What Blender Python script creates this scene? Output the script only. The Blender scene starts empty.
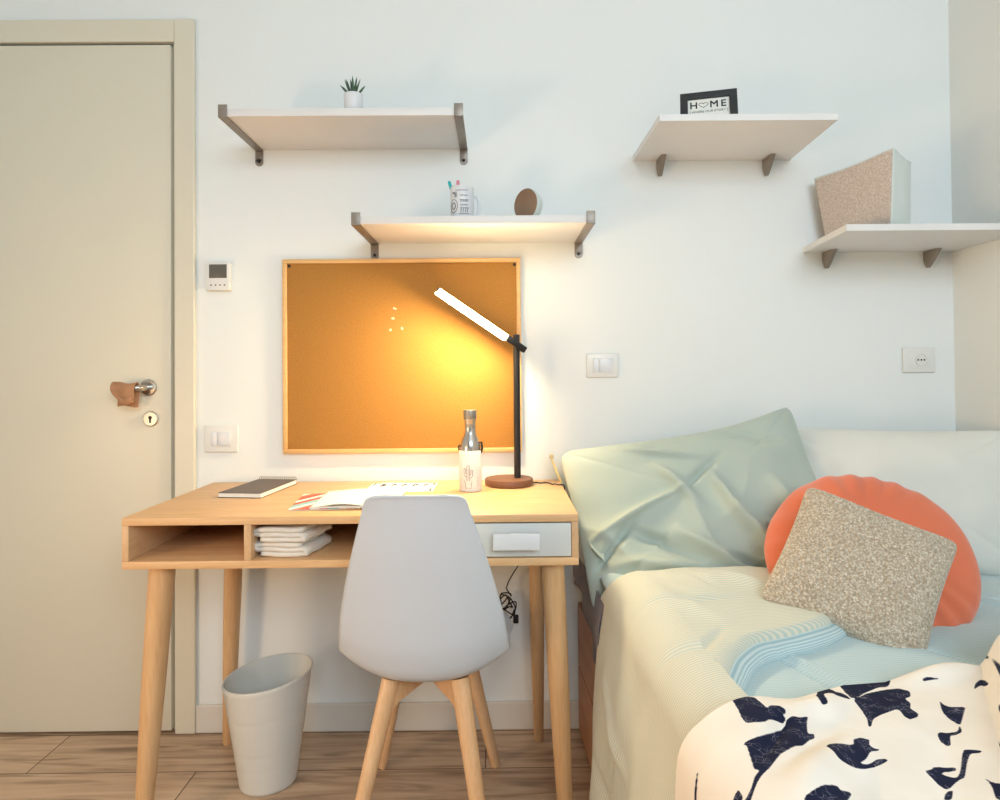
import bpy, bmesh, math, random
import numpy as np
from mathutils import Vector, Matrix, Euler
random.seed(7)
PI = math.pi
R = math.radians
C = bpy.context.scene.collection

# ------------------------------------------------------------------ camera, world, light, exposure
sc = bpy.context.scene
CAM = (0.0, -2.04, 1.085)
cd = bpy.data.cameras.new('camera'); cam = bpy.data.objects.new('camera', cd); C.objects.link(cam)
cam.location = CAM
cam.rotation_euler = (R(90.8), R(0.47), R(-0.35))
cd.sensor_width = 36; cd.lens = 23.98
cd.shift_x = -0.0018; cd.shift_y = -0.0385; cd.clip_start = 0.02
sc.camera = cam
sc.view_settings.view_transform = 'Standard'; sc.view_settings.look = 'None'
sc.view_settings.gamma = 1; sc.view_settings.use_curve_mapping = False
sc.view_settings.exposure = 0.0
w = bpy.data.worlds.new('daylight'); sc.world = w; w.use_nodes = True
w.node_tree.nodes['Background'].inputs[0].default_value = (0.9, 0.96, 1.0, 1)
w.node_tree.nodes['Background'].inputs[1].default_value = 0.12

def area_light(name, loc, aim, sx, sy, power, col):
    l = bpy.data.lights.new(name, 'AREA'); l.shape = 'RECTANGLE'; l.size = sx; l.size_y = sy
    l.energy = power; l.color = col
    o = bpy.data.objects.new(name, l); C.objects.link(o); o.location = loc
    o.rotation_euler = (Vector(aim) - Vector(loc)).to_track_quat('-Z', 'Y').to_euler()
    return o
area_light('window_daylight', (0.6, -3.7, 2.15), (0.35, 0, 1.0), 1.6, 1.0, 57, (0.735, 0.885, 1.0))
area_light('room_lamp_light', (-1.6, -1.7, 0.75), (0.3, -1.0, 0.40), 0.4, 0.4, 13, (1.0, 0.66, 0.38))

# ------------------------------------------------------------------ helpers
ORIG = {}
def link(o): C.objects.link(o); return o
def thing(name, label, cat, loc=(0, 0, 0), group=None):
    o = link(bpy.data.objects.new(name, None)); o.location = loc; o.empty_display_size = 0.05
    ORIG[o] = Vector(loc); o['label'] = label; o['category'] = cat
    if group: o['group'] = group
    return o
def tag(o, label, cat, group=None):
    o['label'] = label; o['category'] = cat
    if group: o['group'] = group
    return o
def finish(me, mat, smooth=35):
    for m in (mat if isinstance(mat, (list, tuple)) else [mat]): me.materials.append(m)
    if smooth:
        me.polygons.foreach_set('use_smooth', [True] * len(me.polygons))
        try: me.set_sharp_from_angle(angle=R(smooth))
        except Exception: pass
    me.update()
def obj(name, bm, mat, parent=None, loc=None, smooth=35, label=None):
    """geometry is given in world coordinates; origin moves to the parent's or to loc"""
    me = bpy.data.meshes.new(name)
    org = ORIG[parent] if parent is not None else Vector(loc or (0, 0, 0))
    if isinstance(bm, bmesh.types.BMesh):
        bmesh.ops.translate(bm, verts=bm.verts, vec=-org)
        bmesh.ops.recalc_face_normals(bm, faces=bm.faces)
        bm.to_mesh(me); bm.free()
    else:
        me = bm; me.name = name; me.transform(Matrix.Translation(-org))
    finish(me, mat, smooth)
    o = link(bpy.data.objects.new(name, me))
    if parent is not None:
        o.parent = parent; ORIG[o] = ORIG[parent]
    else:
        o.location = org; ORIG[o] = org
    if label: o['label'] = label
    return o
def structure(o): o['kind'] = 'structure'; return o
def BM(): return bmesh.new()
def box(bm, x0, x1, y0, y1, z0, z1, bev=0.0, seg=2, mtx=None):
    r = bmesh.ops.create_cube(bm, size=1)
    vs = r['verts']
    bmesh.ops.scale(bm, verts=vs, vec=(x1 - x0, y1 - y0, z1 - z0))
    bmesh.ops.translate(bm, verts=vs, vec=((x0 + x1) / 2, (y0 + y1) / 2, (z0 + z1) / 2))
    if bev > 0:
        es = list({e for v in vs for e in v.link_edges})
        g = bmesh.ops.bevel(bm, geom=es, offset=bev, segments=seg, profile=0.5, affect='EDGES')
        vs = list({v for f in g['faces'] for v in f.verts} | {v for v in vs if v.is_valid})
    if mtx is not None: bmesh.ops.transform(bm, matrix=mtx, verts=[v for v in vs if v.is_valid])
    return bm
def tube(bm, pts, rad, n=12, cap=True, flat=1.0, up=(0, 0, 1)):
    """swept tube along pts; rad is a number or a list"""
    pts = [Vector(p) for p in pts]; N = len(pts)
    if not hasattr(rad, '__len__'): rad = [rad] * N
    rings = []; prev = None
    for i, p in enumerate(pts):
        t = (pts[min(i + 1, N - 1)] - pts[max(i - 1, 0)]).normalized()
        if prev is None:
            a = Vector(up)
            if abs(a.dot(t)) > 0.95: a = Vector((1, 0, 0))
            a = (a - t * a.dot(t)).normalized()
        else:
            a = (prev - t * prev.dot(t)).normalized()
        prev = a; b = t.cross(a)
        rings.append([bm.verts.new(p + a * (math.cos(2 * PI * k / n) * rad[i]) + b * (math.sin(2 * PI * k / n) * rad[i] * flat)) for k in range(n)])
    for i in range(N - 1):
        for k in range(n):
            bm.faces.new((rings[i][k], rings[i][(k + 1) % n], rings[i + 1][(k + 1) % n], rings[i + 1][k]))
    if cap:
        bm.faces.new(rings[0][::-1]); bm.faces.new(rings[-1])
    return bm
def lathe(bm, prof, c, n=40, mtx=None):
    """prof: list of (r, z)"""
    rings = []; new = []
    for r, z in prof:
        if r < 1e-6:
            v = bm.verts.new((c[0], c[1], c[2] + z)); rings.append([v]); new.append(v)
        else:
            ring = [bm.verts.new((c[0] + r * math.cos(2 * PI * k / n), c[1] + r * math.sin(2 * PI * k / n), c[2] + z)) for k in range(n)]
            rings.append(ring); new += ring
    for a, b in zip(rings, rings[1:]):
        for k in range(n):
            k2 = (k + 1) % n
            if len(a) == 1 and len(b) == 1: continue
            if len(a) == 1: bm.faces.new((a[0], b[k], b[k2]))
            elif len(b) == 1: bm.faces.new((a[k], b[0], a[k2]))
            else: bm.faces.new((a[k], a[k2], b[k2], b[k]))
    if mtx is not None: bmesh.ops.transform(bm, matrix=mtx, verts=new)
    return bm
def around(c, M):
    return Matrix.Translation(Vector(c)) @ M @ Matrix.Translation(-Vector(c))
def prism(bm, pts, vec):
    """polygon of 3D points swept by vec"""
    a = [bm.verts.new(p) for p in pts]; b = [bm.verts.new(Vector(p) + Vector(vec)) for p in pts]
    bm.faces.new(a[::-1]); bm.faces.new(b)
    n = len(pts)
    for i in range(n): bm.faces.new((a[i], a[(i + 1) % n], b[(i + 1) % n], b[i]))
    return bm
def grid_mesh(P, uv=None, attr=None, closed_u=False):
    """P: (nu, nv, 3) array -> mesh with a UV map in metres"""
    nu, nv = P.shape[:2]
    me = bpy.data.meshes.new('grid')
    idx = np.arange(nu * nv).reshape(nu, nv)
    q = np.stack([idx[:-1, :-1], idx[1:, :-1], idx[1:, 1:], idx[:-1, 1:]], -1).reshape(-1, 4)
    me.from_pydata(P.reshape(-1, 3).tolist(), [], q.tolist())
    if uv is not None:
        l = me.uv_layers.new(name='UVMap'); vi = np.empty(len(me.loops), dtype=np.int32)
        me.loops.foreach_get('vertex_index', vi)
        l.data.foreach_set('uv', uv.reshape(-1, 2)[vi].astype(np.float32).ravel())
    if attr is not None:
        a = me.attributes.new('print', 'FLOAT', 'POINT'); a.data.foreach_set('value', attr.astype(np.float32).ravel())
    return me
def sn(x, y, seed, scale=1.0, n=7):
    """smooth pseudo noise from sines, about -1..1"""
    rs = np.random.RandomState(seed); s = 0
    for i in range(n):
        a = rs.uniform(0, 2 * PI); f = rs.uniform(0.6, 1.7) * scale; p = rs.uniform(0, 2 * PI)
        s = s + np.sin((x * math.cos(a) + y * math.sin(a)) * f + p)
    return s / (n ** 0.5) / 1.4
def crease(x, y, x0, y0, x1, y1, wd, taper=True):
    dx, dy = x1 - x0, y1 - y0; L = math.hypot(dx, dy)
    t = ((x - x0) * dx + (y - y0) * dy) / L ** 2; d = ((x - x0) * dy - (y - y0) * dx) / L
    tt = np.clip(t, 0, 1); e = np.exp(-(d / wd) ** 2)
    end = np.exp(-((t - tt) * L / wd) ** 2)
    k = np.sin(PI * np.clip(t * 0.92 + 0.04, 0, 1)) if taper else 1.0
    return e * end * k
def smooth01(t): t = np.clip(t, 0, 1); return t * t * (3 - 2 * t)
def solidify(o, th, off=-1):
    m = o.modifiers.new('thickness', 'SOLIDIFY'); m.thickness = th; m.offset = off; return m
def text_mesh(body, size, mtx, ext=0.0003, align='CENTER', bold=0):
    cu = bpy.data.curves.new('writing', 'FONT'); cu.body = body; cu.size = size; cu.extrude = ext; cu.bevel_depth = bold; cu.bevel_resolution = 0
    cu.align_x = align; cu.align_y = 'CENTER'
    o = bpy.data.objects.new('writing', cu); link(o)
    dg = bpy.context.evaluated_depsgraph_get()
    me = bpy.data.meshes.new_from_object(o.evaluated_get(dg))
    bpy.data.objects.remove(o); me.materials.clear(); me.transform(mtx); return me

# ------------------------------------------------------------------ materials
def srgb(r, g, b):
    f = lambda c: (c / 255 / 12.92) if c / 255 <= 0.04045 else ((c / 255 + 0.055) / 1.055) ** 2.4
    return (f(r), f(g), f(b), 1)
class NT:
    def __init__(s, name):
        s.m = bpy.data.materials.new(name); s.m.use_nodes = True; s.t = s.m.node_tree
        s.b = s.t.nodes['Principled BSDF']
    def n(s, typ, **kw):
        x = s.t.nodes.new(typ)
        for k, v in kw.items():
            if k.startswith('i_'): x.inputs[k[2:].replace('_', ' ')].default_value = v
            else: setattr(x, k, v)
        return x
    def l(s, a, b): s.t.links.new(a, b)
    def coord(s, scale=(1, 1, 1), uv=False, rot=(0, 0, 0)):
        c = s.n('ShaderNodeTexCoord'); mp = s.n('ShaderNodeMapping')
        mp.inputs['Scale'].default_value = scale; mp.inputs['Rotation'].default_value = rot
        s.l(c.outputs['UV' if uv else 'Object'], mp.inputs[0]); return mp.outputs[0]
    def ramp(s, fac, stops):
        r = s.n('ShaderNodeValToRGB'); e = r.color_ramp.elements
        while len(e) < len(stops): e.new(0.5)
        for k, (p, c) in enumerate(stops): e[k].position = p; e[k].color = c
        s.l(fac, r.inputs[0]); return r.outputs[0]
    def mix(s, fac, a, b, mode='MIX'):
        x = s.n('ShaderNodeMix', data_type='RGBA', blend_type=mode)
        for sock, v in ((x.inputs['Factor'], fac), (x.inputs['A'], a), (x.inputs['B'], b)):
            pass
        ins = [i for i in x.inputs if i.enabled]
        for sock, v in zip(ins, (fac, a, b)):
            if hasattr(v, 'node'): s.l(v, sock)
            else: sock.default_value = v
        return [o for o in x.outputs if o.enabled][0]
    def bump(s, h, strength=0.2, dist=0.001):
        b = s.n('ShaderNodeBump'); b.inputs['Strength'].default_value = strength; b.inputs['Distance'].default_value = dist
        s.l(h, b.inputs['Height'])
        s.l(b.outputs[0], s.b.inputs['Normal']); return b
def plain(name, col, rough=0.5, metal=0.0, var=0.04, scale=6, bump=0.0, bscale=200, **kw):
    t = NT(name); co = t.coord()
    nz = t.n('ShaderNodeTexNoise'); nz.inputs['Scale'].default_value = scale; nz.inputs['Detail'].default_value = 4
    t.l(co, nz.inputs['Vector'])
    d = tuple(max(0, c * (1 - var)) for c in col[:3]) + (1,); u = tuple(min(1, c * (1 + var)) for c in col[:3]) + (1,)
    t.l(t.ramp(nz.outputs[0], [(0.3, d), (0.7, u)]), t.b.inputs['Base Color'])
    t.b.inputs['Roughness'].default_value = rough; t.b.inputs['Metallic'].default_value = metal
    if bump:
        n2 = t.n('ShaderNodeTexNoise'); n2.inputs['Scale'].default_value = bscale; n2.inputs['Detail'].default_value = 3
        t.l(co, n2.inputs['Vector']); t.bump(n2.outputs[0], bump, 0.001)
    for k, v in kw.items(): t.b.inputs[k.replace('_', ' ')].default_value = v
    return t.m
def wood(name, dark, light, axis='x', rough=0.45, scale=1.0):
    t = NT(name)
    sc3 = {'x': (1.2, 14, 14), 'y': (14, 1.2, 14), 'z': (14, 14, 1.2)}[axis]
    co = t.coord(tuple(a * scale for a in sc3))
    n1 = t.n('ShaderNodeTexNoise'); n1.inputs['Scale'].default_value = 2.2; n1.inputs['Detail'].default_value = 6; n1.inputs['Distortion'].default_value = 0.6
    t.l(co, n1.inputs['Vector'])
    n2 = t.n('ShaderNodeTexNoise'); n2.inputs['Scale'].default_value = 16; n2.inputs['Detail'].default_value = 3
    t.l(co, n2.inputs['Vector'])
    c1 = t.ramp(n1.outputs[0], [(0.3, dark), (0.65, light)])
    c2 = t.mix(0.35, c1, t.ramp(n2.outputs[0], [(0.35, dark), (0.6, light)]))
    t.l(c2, t.b.inputs['Base Color']); t.b.inputs['Roughness'].default_value = rough
    t.bump(n2.outputs[0], 0.08, 0.0006); return t.m
def fabric(name, col, col2=None, rough=0.9, stripe=0, uv=True, weave=900, bump=0.25, stripe_axis=0, sheen=0.2):
    """woven cloth; stripe = stripes per metre along a UV axis"""
    t = NT(name); co = t.coord(uv=uv)
    nz = t.n('ShaderNodeTexNoise'); nz.inputs['Scale'].default_value = 9; nz.inputs['Detail'].default_value = 5
    t.l(co, nz.inputs['Vector'])
    c = t.ramp(nz.outputs[0], [(0.3, tuple(k * 0.95 for k in col[:3]) + (1,)), (0.7, col)])
    wv = t.n('ShaderNodeTexNoise'); wv.inputs['Scale'].default_value = weave; wv.inputs['Detail'].default_value = 2
    t.l(co, wv.inputs['Vector'])
    if stripe:
        w_ = t.n('ShaderNodeTexWave'); w_.bands_direction = 'XY'[stripe_axis]; w_.inputs['Scale'].default_value = stripe * 0.314
        w_.inputs['Distortion'].default_value = 0.0
        t.l(co, w_.inputs['Vector'])
        f = t.ramp(w_.outputs['Fac'], [(0.35, (0, 0, 0, 1)), (0.65, (1, 1, 1, 1))])
        c = t.mix(f, c, col2)
    t.l(c, t.b.inputs['Base Color']); t.b.inputs['Roughness'].default_value = rough
    t.b.inputs['Sheen Weight'].default_value = sheen
    t.bump(wv.outputs[0], bump, 0.0008); return t.m

M = {}
M['wall'] = plain('wall_paint', srgb(234, 237, 235), 0.75, bump=0.05, bscale=120, var=0.012, scale=2)
M['wall_side'] = plain('wall_paint_side', srgb(236, 237, 232), 0.75, bump=0.05, bscale=120, var=0.012, scale=2)
M['ceil'] = plain('ceiling_paint', srgb(238, 238, 234), 0.8, var=0.01)
M['door'] = plain('door_lacquer', srgb(222, 215, 196), 0.42, var=0.015, scale=1.5)
M['base'] = plain('baseboard_lacquer', srgb(220, 214, 204), 0.4, var=0.015)
M['shelf'] = plain('shelf_melamine', srgb(227, 225, 223), 0.45, var=0.02)
M['plastic'] = plain('switch_plastic', srgb(228, 228, 224), 0.35, var=0.01)
M['white'] = plain('white_plastic', srgb(222, 224, 228), 0.32, var=0.01)
M['steel'] = plain('brushed_steel', srgb(158, 152, 146), 0.38, 0.85, var=0.06, scale=40)
M['bsteel'] = plain('bracket_steel', srgb(150, 140, 130), 0.45, 0.6, var=0.05, scale=30)
M['chrome'] = plain('satin_chrome', srgb(190, 185, 178), 0.25, 0.95, var=0.02)
M['black'] = plain('black_metal', srgb(38, 36, 36), 0.4, 0.3, var=0.05)
M['rubber'] = plain('black_rubber', srgb(24, 22, 22), 0.6)
M['ink'] = plain('black_ink', srgb(34, 34, 36), 0.6)
M['grey_ink'] = plain('grey_ink', srgb(120, 122, 124), 0.7)
M['paper'] = plain('paper', srgb(240, 238, 230), 0.7, var=0.01)
M['oak'] = wood('desk_oak', srgb(205, 160, 112), srgb(226, 184, 136), 'x')
M['oak_y'] = wood('desk_oak_side', srgb(196, 156, 114), srgb(216, 178, 136), 'y')
M['beech'] = wood('beech_legs', srgb(214, 166, 118), srgb(232, 190, 146), 'z', 0.4)
M['beech_dark'] = wood('desk_leg_wood', srgb(200, 154, 106), srgb(218, 178, 132), 'z', 0.4)
M['bedwood'] = wood('bed_veneer', srgb(150, 104, 74), srgb(172, 124, 90), 'y', 0.5)
M['pine'] = wood('cork_frame_pine', srgb(218, 168, 104), srgb(232, 188, 128), 'x', 0.5)
M['lampwood'] = wood('lamp_base_wood', srgb(96, 62, 44), srgb(124, 84, 60), 'x', 0.5)

# floor planks
def floor_mat():
    t = NT('oak_laminate')
    co = t.coord()
    br = t.n('ShaderNodeTexBrick'); br.offset = 0.37; br.inputs['Scale'].default_value = 1.0
    br.inputs['Brick Width'].default_value = 1.25; br.inputs['Row Height'].default_value = 0.19
    br.inputs['Mortar Size'].default_value = 0.0018; br.inputs['Mortar Smooth'].default_value = 0.1; br.inputs['Bias'].default_value = 0
    br.inputs['Color1'].default_value = srgb(216, 194, 172); br.inputs['Color2'].default_value = srgb(194, 172, 150); br.inputs['Mortar'].default_value = srgb(96, 78, 62)
    t.l(co, br.inputs['Vector'])
    c2 = t.coord((1.6, 17, 1))
    n1 = t.n('ShaderNodeTexNoise'); n1.inputs['Scale'].default_value = 1.6; n1.inputs['Detail'].default_value = 8; n1.inputs['Distortion'].default_value = 1.2
    t.l(c2, n1.inputs['Vector'])
    g = t.ramp(n1.outputs[0], [(0.32, srgb(150, 128, 110)), (0.5, srgb(226, 210, 192)), (0.7, srgb(255, 246, 232))])
    c = t.mix(0.85, br.outputs['Color'], g, 'MULTIPLY')
    t.l(c, t.b.inputs['Base Color']); t.b.inputs['Roughness'].default_value = 0.42
    t.bump(br.outputs['Fac'], -0.3, 0.001); return t.m
M['floor'] = floor_mat()

def cork_mat():
    t = NT('cork'); co = t.coord()
    v = t.n('ShaderNodeTexVoronoi'); v.inputs['Scale'].default_value = 700
    t.l(co, v.inputs['Vector'])
    nz = t.n('ShaderNodeTexNoise'); nz.inputs['Scale'].default_value = 320; nz.inputs['Detail'].default_value = 5
    t.l(co, nz.inputs['Vector'])
    a = t.ramp(nz.outputs[0], [(0.3, srgb(156, 107, 46)), (0.68, srgb(176, 125, 57))])
    b = t.mix(0.06, a, v.outputs['Color'], 'MULTIPLY')
    t.l(b, t.b.inputs['Base Color']); t.b.inputs['Roughness'].default_value = 0.95
    t.bump(nz.outputs[0], 0.3, 0.001); return t.m
M['cork'] = cork_mat()

def boucle_mat(name, lo, hi):
    t = NT(name); co = t.coord()
    v = t.n('ShaderNodeTexVoronoi'); v.inputs['Scale'].default_value = 290
    n1 = t.n('ShaderNodeTexNoise'); n1.inputs['Scale'].default_value = 210; n1.inputs['Detail'].default_value = 5
    t.l(co, v.inputs['Vector']); t.l(co, n1.inputs['Vector'])
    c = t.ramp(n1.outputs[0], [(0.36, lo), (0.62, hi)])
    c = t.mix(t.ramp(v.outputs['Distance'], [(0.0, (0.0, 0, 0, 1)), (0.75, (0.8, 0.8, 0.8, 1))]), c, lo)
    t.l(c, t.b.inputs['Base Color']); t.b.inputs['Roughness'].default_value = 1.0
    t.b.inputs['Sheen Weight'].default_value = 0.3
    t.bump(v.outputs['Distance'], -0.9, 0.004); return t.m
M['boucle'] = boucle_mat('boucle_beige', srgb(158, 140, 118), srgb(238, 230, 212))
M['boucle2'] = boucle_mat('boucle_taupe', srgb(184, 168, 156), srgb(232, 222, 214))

M['sage'] = fabric('sage_pillowcase', srgb(180, 192, 182))
M['ivory'] = fabric('ivory_pillowcase', srgb(224, 224, 216))
M['orange'] = fabric('orange_velvet', srgb(224, 116, 80), sheen=0.4)
M['duvet'] = fabric('duvet_stripe', srgb(222, 215, 194), srgb(190, 200, 190), stripe=150, stripe_axis=1)
M['lining'] = fabric('duvet_lining_stripe', srgb(204, 218, 218), srgb(160, 188, 194), stripe=200, stripe_axis=0)
M['quilt'] = fabric('quilt_stripe', srgb(196, 214, 216), srgb(180, 202, 206), stripe=150, stripe_axis=1)
M['sheet'] = fabric('grey_sheet', srgb(112, 104, 110), uv=False)
M['linen'] = fabric('folded_linen', srgb(226, 220, 210), uv=False)
M['lining_white'] = fabric('basket_lining', srgb(214, 222, 218), uv=False)

# ------------------------------------------------------------------ room shell
XL, XR, YB, H = -2.0, 1.405, -4.2, 2.7
bm = BM(); box(bm, XL - .1, XR + .1, YB, 0.10, -0.06, 0.0)
structure(obj('floor', bm, M['floor'], loc=(0.42, -0.205, 0), smooth=0))
bm = BM(); box(bm, XL - .1, XR + .1, YB, 0.10, H, H + .06)
structure(obj('ceiling', bm, M['ceil'], smooth=0))
DX0, DX1, DZ = -1.81, -0.978, 2.10
bm = BM(); box(bm, XL, DX0, 0, 0.10, 0, H); box(bm, DX1, XR, 0, 0.10, 0, H); box(bm, DX0, DX1, 0, 0.10, DZ, H)
structure(obj('wall_back', bm, M['wall'], smooth=0))
bm = BM(); box(bm, XR, XR + .1, YB, 0.10, 0, H); structure(obj('wall_right', bm, M['wall_side'], smooth=0))
bm = BM(); box(bm, XL - .1, XL, YB, 0.10, 0, H); structure(obj('wall_left', bm, M['wall_side'], smooth=0))
bm = BM(); box(bm, -0.919, 0.20, -0.012, 0, 0, 0.083, 0.003)
box(bm, 0.20, XR, -0.012, 0, 0, 0.083, 0.003)
structure(obj('baseboard_back', bm, M['base'], smooth=0))
# door casing
bm = BM()
box(bm, -0.980, -0.919, -0.016, 0.0, 0, 2.168, 0.003)
box(bm, -1.87, -0.9805, -0.014, 0.0, 2.099, 2.168, 0.003)
box(bm, -1.87, -1.812, -0.014, 0.0, 0, 2.099, 0.003)
box(bm, -0.996, -0.9785, 0.012, 0.10, 0, 2.10); box(bm, -1.812, -0.996, 0.035, 0.10, 2.088, 2.10)
structure(obj('trim_1', bm, M['door'], smooth=0))
# door
bm = BM(); box(bm, -1.806, -0.9935, -0.008, 0.034, 0.006, 2.0925, 0.004, 2)
door = structure(obj('door_1', bm, M['door'], loc=(-1.4, 0, 0), smooth=30))
hx, hz = -1.060, 1.043
bm = BM()
lathe(bm, [(0, 0), (.024, 0), (.025, .002), (.025, .007), (.022, .0095), (0, .0095)], (0, 0, 0), 32,
      Matrix.Translation((hx, -0.008, hz)) @ Matrix.Rotation(R(90), 4, 'X'))
tube(bm, [(hx, -.016, hz), (hx, -.035, hz), (hx - .001, -.047, hz), (hx - .008, -.055, hz), (hx - .02, -.058, hz), (hx - .05, -.058, hz), (hx - .085, -.058, hz)],
     [.0095, .0095, .0095, .0095, .0095, .009, .0085], 16)
obj('door_handle', bm, M['chrome'], door)
bm = BM()
kx, kz = -1.053, 0.948
lathe(bm, [(0, 0), (.0215, 0), (.0225, .002), (.0225, .006), (.020, .008), (0, .008)], (0, 0, 0), 32,
      Matrix.Translation((kx, -0.008, kz)) @ Matrix.Rotation(R(90), 4, 'X'))
ky = obj('lock_escutcheon', bm, M['chrome'], door)
bm = BM(); lathe(bm, [(0, 0), (.0052, 0), (.0052, .001), (0, .001)], (0, 0, 0), 16, Matrix.Translation((kx, -0.0162, kz + .004)) @ Matrix.Rotation(R(90), 4, 'X'))
box(bm, kx - .0025, kx + .0025, -.0172, -.016, kz - .012, kz + .002)
obj('keyhole', bm, M['rubber'], ky)

# leather hanger folded over the lever
M['leather'] = plain('brown_leather', srgb(172, 124, 88), 0.5, var=0.12, scale=18, bump=0.2, bscale=300)
nu, nv = 22, 40
P = np.zeros((nu, nv, 3))
for i in range(nu):
    for j in range(nv):
        u = i / (nu - 1); v = j / (nv - 1)
        # profile round the lever in the y-z plane: hangs in front, over the lever, back behind
        L = (v - 0.5) * 0.20
        r = 0.017
        if abs(L) < r * PI / 2:
            a = L / r; y = -0.058 - r * math.sin(a); z = hz + r * math.cos(a) - .002
        else:
            s = abs(L) - r * PI / 2; sg = 1 if L > 0 else -1
            y = -0.058 - sg * r * (1 - 0.35 * min(1, s / .05)) ; z = hz - .002 - s
            if sg > 0 and s > 0.035:     # the front flap folds back up on itself
                e = s - 0.035; a2 = min(e / .009, PI)
                y = y - .009 * (1 - math.cos(a2)) * .5; z = hz - .037 - .009 * math.sin(a2) + max(0, e - .009 * PI) * .9
            elif sg < 0 and s > 0.045:
                z = hz - .047 - (s - .045) * .3
        x0 = -1.139 + (0.028 * smooth01((abs(L) - .03) / .05) if L > 0 else 0.006); x1 = -1.069 - .004 * abs(L) / .1
        x = x0 + (x1 - x0) * u
        z += 0.003 * math.sin(u * 5 + v * 3); y += 0.002 * math.sin(u * 7)
        P[i, j] = (x, y, z)
o = obj('leather_hanger', grid_mesh(P), M['leather'], loc=(-1.13, -.058, hz - .05), smooth=50); solidify(o, .003, 0)
tag(o, 'brown leather hanger folded over the lever of the cream door', 'hanger')

# ------------------------------------------------------------------ wall fittings
def plate(name, x, z, wd, ht, label, cat, group, kind):
    t = thing(name, label, cat, (x, 0, z - ht / 2), group)
    bm = BM(); box(bm, x - wd / 2, x + wd / 2, -.0085, 0, z - ht / 2, z + ht / 2, .0035, 3); obj('cover_plate', bm, M['plastic'], t, smooth=60)
    if kind == 'switch':
        bm = BM(); box(bm, x - .031, x + .031, -.0098, -.007, z - .0235, z + .0235, .001); obj('module_frame', bm, M['plastic'], t)
        for a, b in ((-.029, -.010), (-.009, .029)):
            bm = BM(); box(bm, x + a, x + b, -.0125, -.009, z - .021, z + .021, .0015)
            obj('rocker', bm, M['white'], t)
    else:
        bm = BM(); box(bm, x - .031, x + .031, -.0098, -.007, z - .0235, z + .0235, .001); obj('module_frame', bm, M['plastic'], t)
        bm = BM(); lathe(bm, [(0, 0), (.0185, 0), (.0185, .0035), (.0165, .0035), (.0155, .001), (0, .001)], (0, 0, 0), 32, Matrix.Translation((x + .004, -.0095, z)) @ Matrix.Rotation(R(90), 4, 'X'))
        f = obj('socket_face', bm, M['plastic'], t)
        for dx in (-.0095, 0, .0095):
            bm = BM(); lathe(bm, [(0, 0), (.0027, 0), (.0027, .0009), (0, .0009)], (0, 0, 0), 14, Matrix.Translation((x + .004 + dx, -.0103, z)) @ Matrix.Rotation(R(90), 4, 'X'))
            obj('socket_hole', bm, M['rubber'], f)
    return t
plate('light_switch', -0.842, 0.886, .104, .083, 'white wall switch just right of the door casing, above the desk', 'light switch', 'white wall switches', 'switch')
plate('light_switch', 0.320, 1.099, .097, .074, 'white wall switch between the corkboard and the bed pillows', 'light switch', 'white wall switches', 'switch')
plate('power_outlet', 1.292, 1.108, .100, .078, 'white three-hole wall socket under the right-hand corner shelf', 'power outlet', None, 'socket')
t = thing('thermostat', 'small white wall thermostat with dark screen beside the corkboard', 'thermostat', (-.846, 0, 1.333))
bm = BM(); box(bm, -.882, -.810, -.021, 0, 1.336, 1.421, .003, 3); obj('housing', bm, M['plastic'], t, smooth=60)
bm = BM(); box(bm, -.872, -.8185, -.0218, -.019, 1.373, 1.4145, .0006); obj('screen', bm, plain('lcd_screen', srgb(96, 92, 84), .3), t)
for k in range(4):
    bm = BM(); lathe(bm, [(0, 0), (.0028, 0), (.0024, .001), (0, .001)], (0, 0, 0), 12, Matrix.Translation((-.866 + k * .0135, -.021, 1.3515)) @ Matrix.Rotation(R(90), 4, 'X'))
    obj('button', bm, M['grey_ink'], t)

# ------------------------------------------------------------------ corkboard
t = thing('corkboard', 'large corkboard in a pale pine frame on the wall over the desk', 'corkboard', (-.288, 0, .8415))
bx0, bx1, bz0, bz1 = -.653, .072, .8385, 1.4295; fw = .013
bm = BM(); box(bm, bx0 + .004, bx1 - .004, -.009, -.001, bz0 + .004, bz1 - .004); obj('cork_sheet', bm, M['cork'], t)
fr = BM()
for a, b, c, d in ((bx0, bx1, bz0, bz0 + fw), (bx0, bx1, bz1 - fw, bz1), (bx0, bx0 + fw, bz0 + fw, bz1 - fw), (bx1 - fw, bx1, bz0 + fw, bz1 - fw)):
    box(fr, a, b, -.017, 0, c, d, .002)
obj('frame', fr, M['pine'], t)
for x in (bx0 + fw + .007, bx1 - fw - .005):
    bm = BM(); lathe(bm, [(0, 0), (.0045, 0), (.0045, .002), (.002, .0035), (0, .0035)], (0, 0, 0), 16, Matrix.Translation((x, -.009, bz1 - fw - .007)) @ Matrix.Rotation(R(90), 4, 'X'))
    obj('screw', bm, M['rubber'], t)
M['pin'] = plain('clear_pin', srgb(232, 206, 178), .2, Alpha=0.9)
where = ['topmost of the four', 'second from the top', 'lowest on the left', 'lowest on the right']
for k, (px, pz) in enumerate(((-.310, 1.276), (-.3165, 1.247), (-.325, 1.213), (-.291, 1.218))):
    bm = BM(); lathe(bm, [(0, 0), (.0035, 0), (.0022, .002), (.002, .007), (.0036, .009), (.0036, .010), (0, .0105)], (0, 0, 0), 14,
                     Matrix.Translation((px, -.009, pz)) @ Matrix.Rotation(R(90 + 10 * (k - 1)), 4, 'X') @ Matrix.Rotation(R(12 * (k - 2)), 4, 'Y'))
    tag(obj('push_pin', bm, M['pin'], loc=(px, -.009, pz)), 'pale push pin stuck in the corkboard, ' + where[k], 'push pin', 'push pins on the corkboard')

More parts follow.
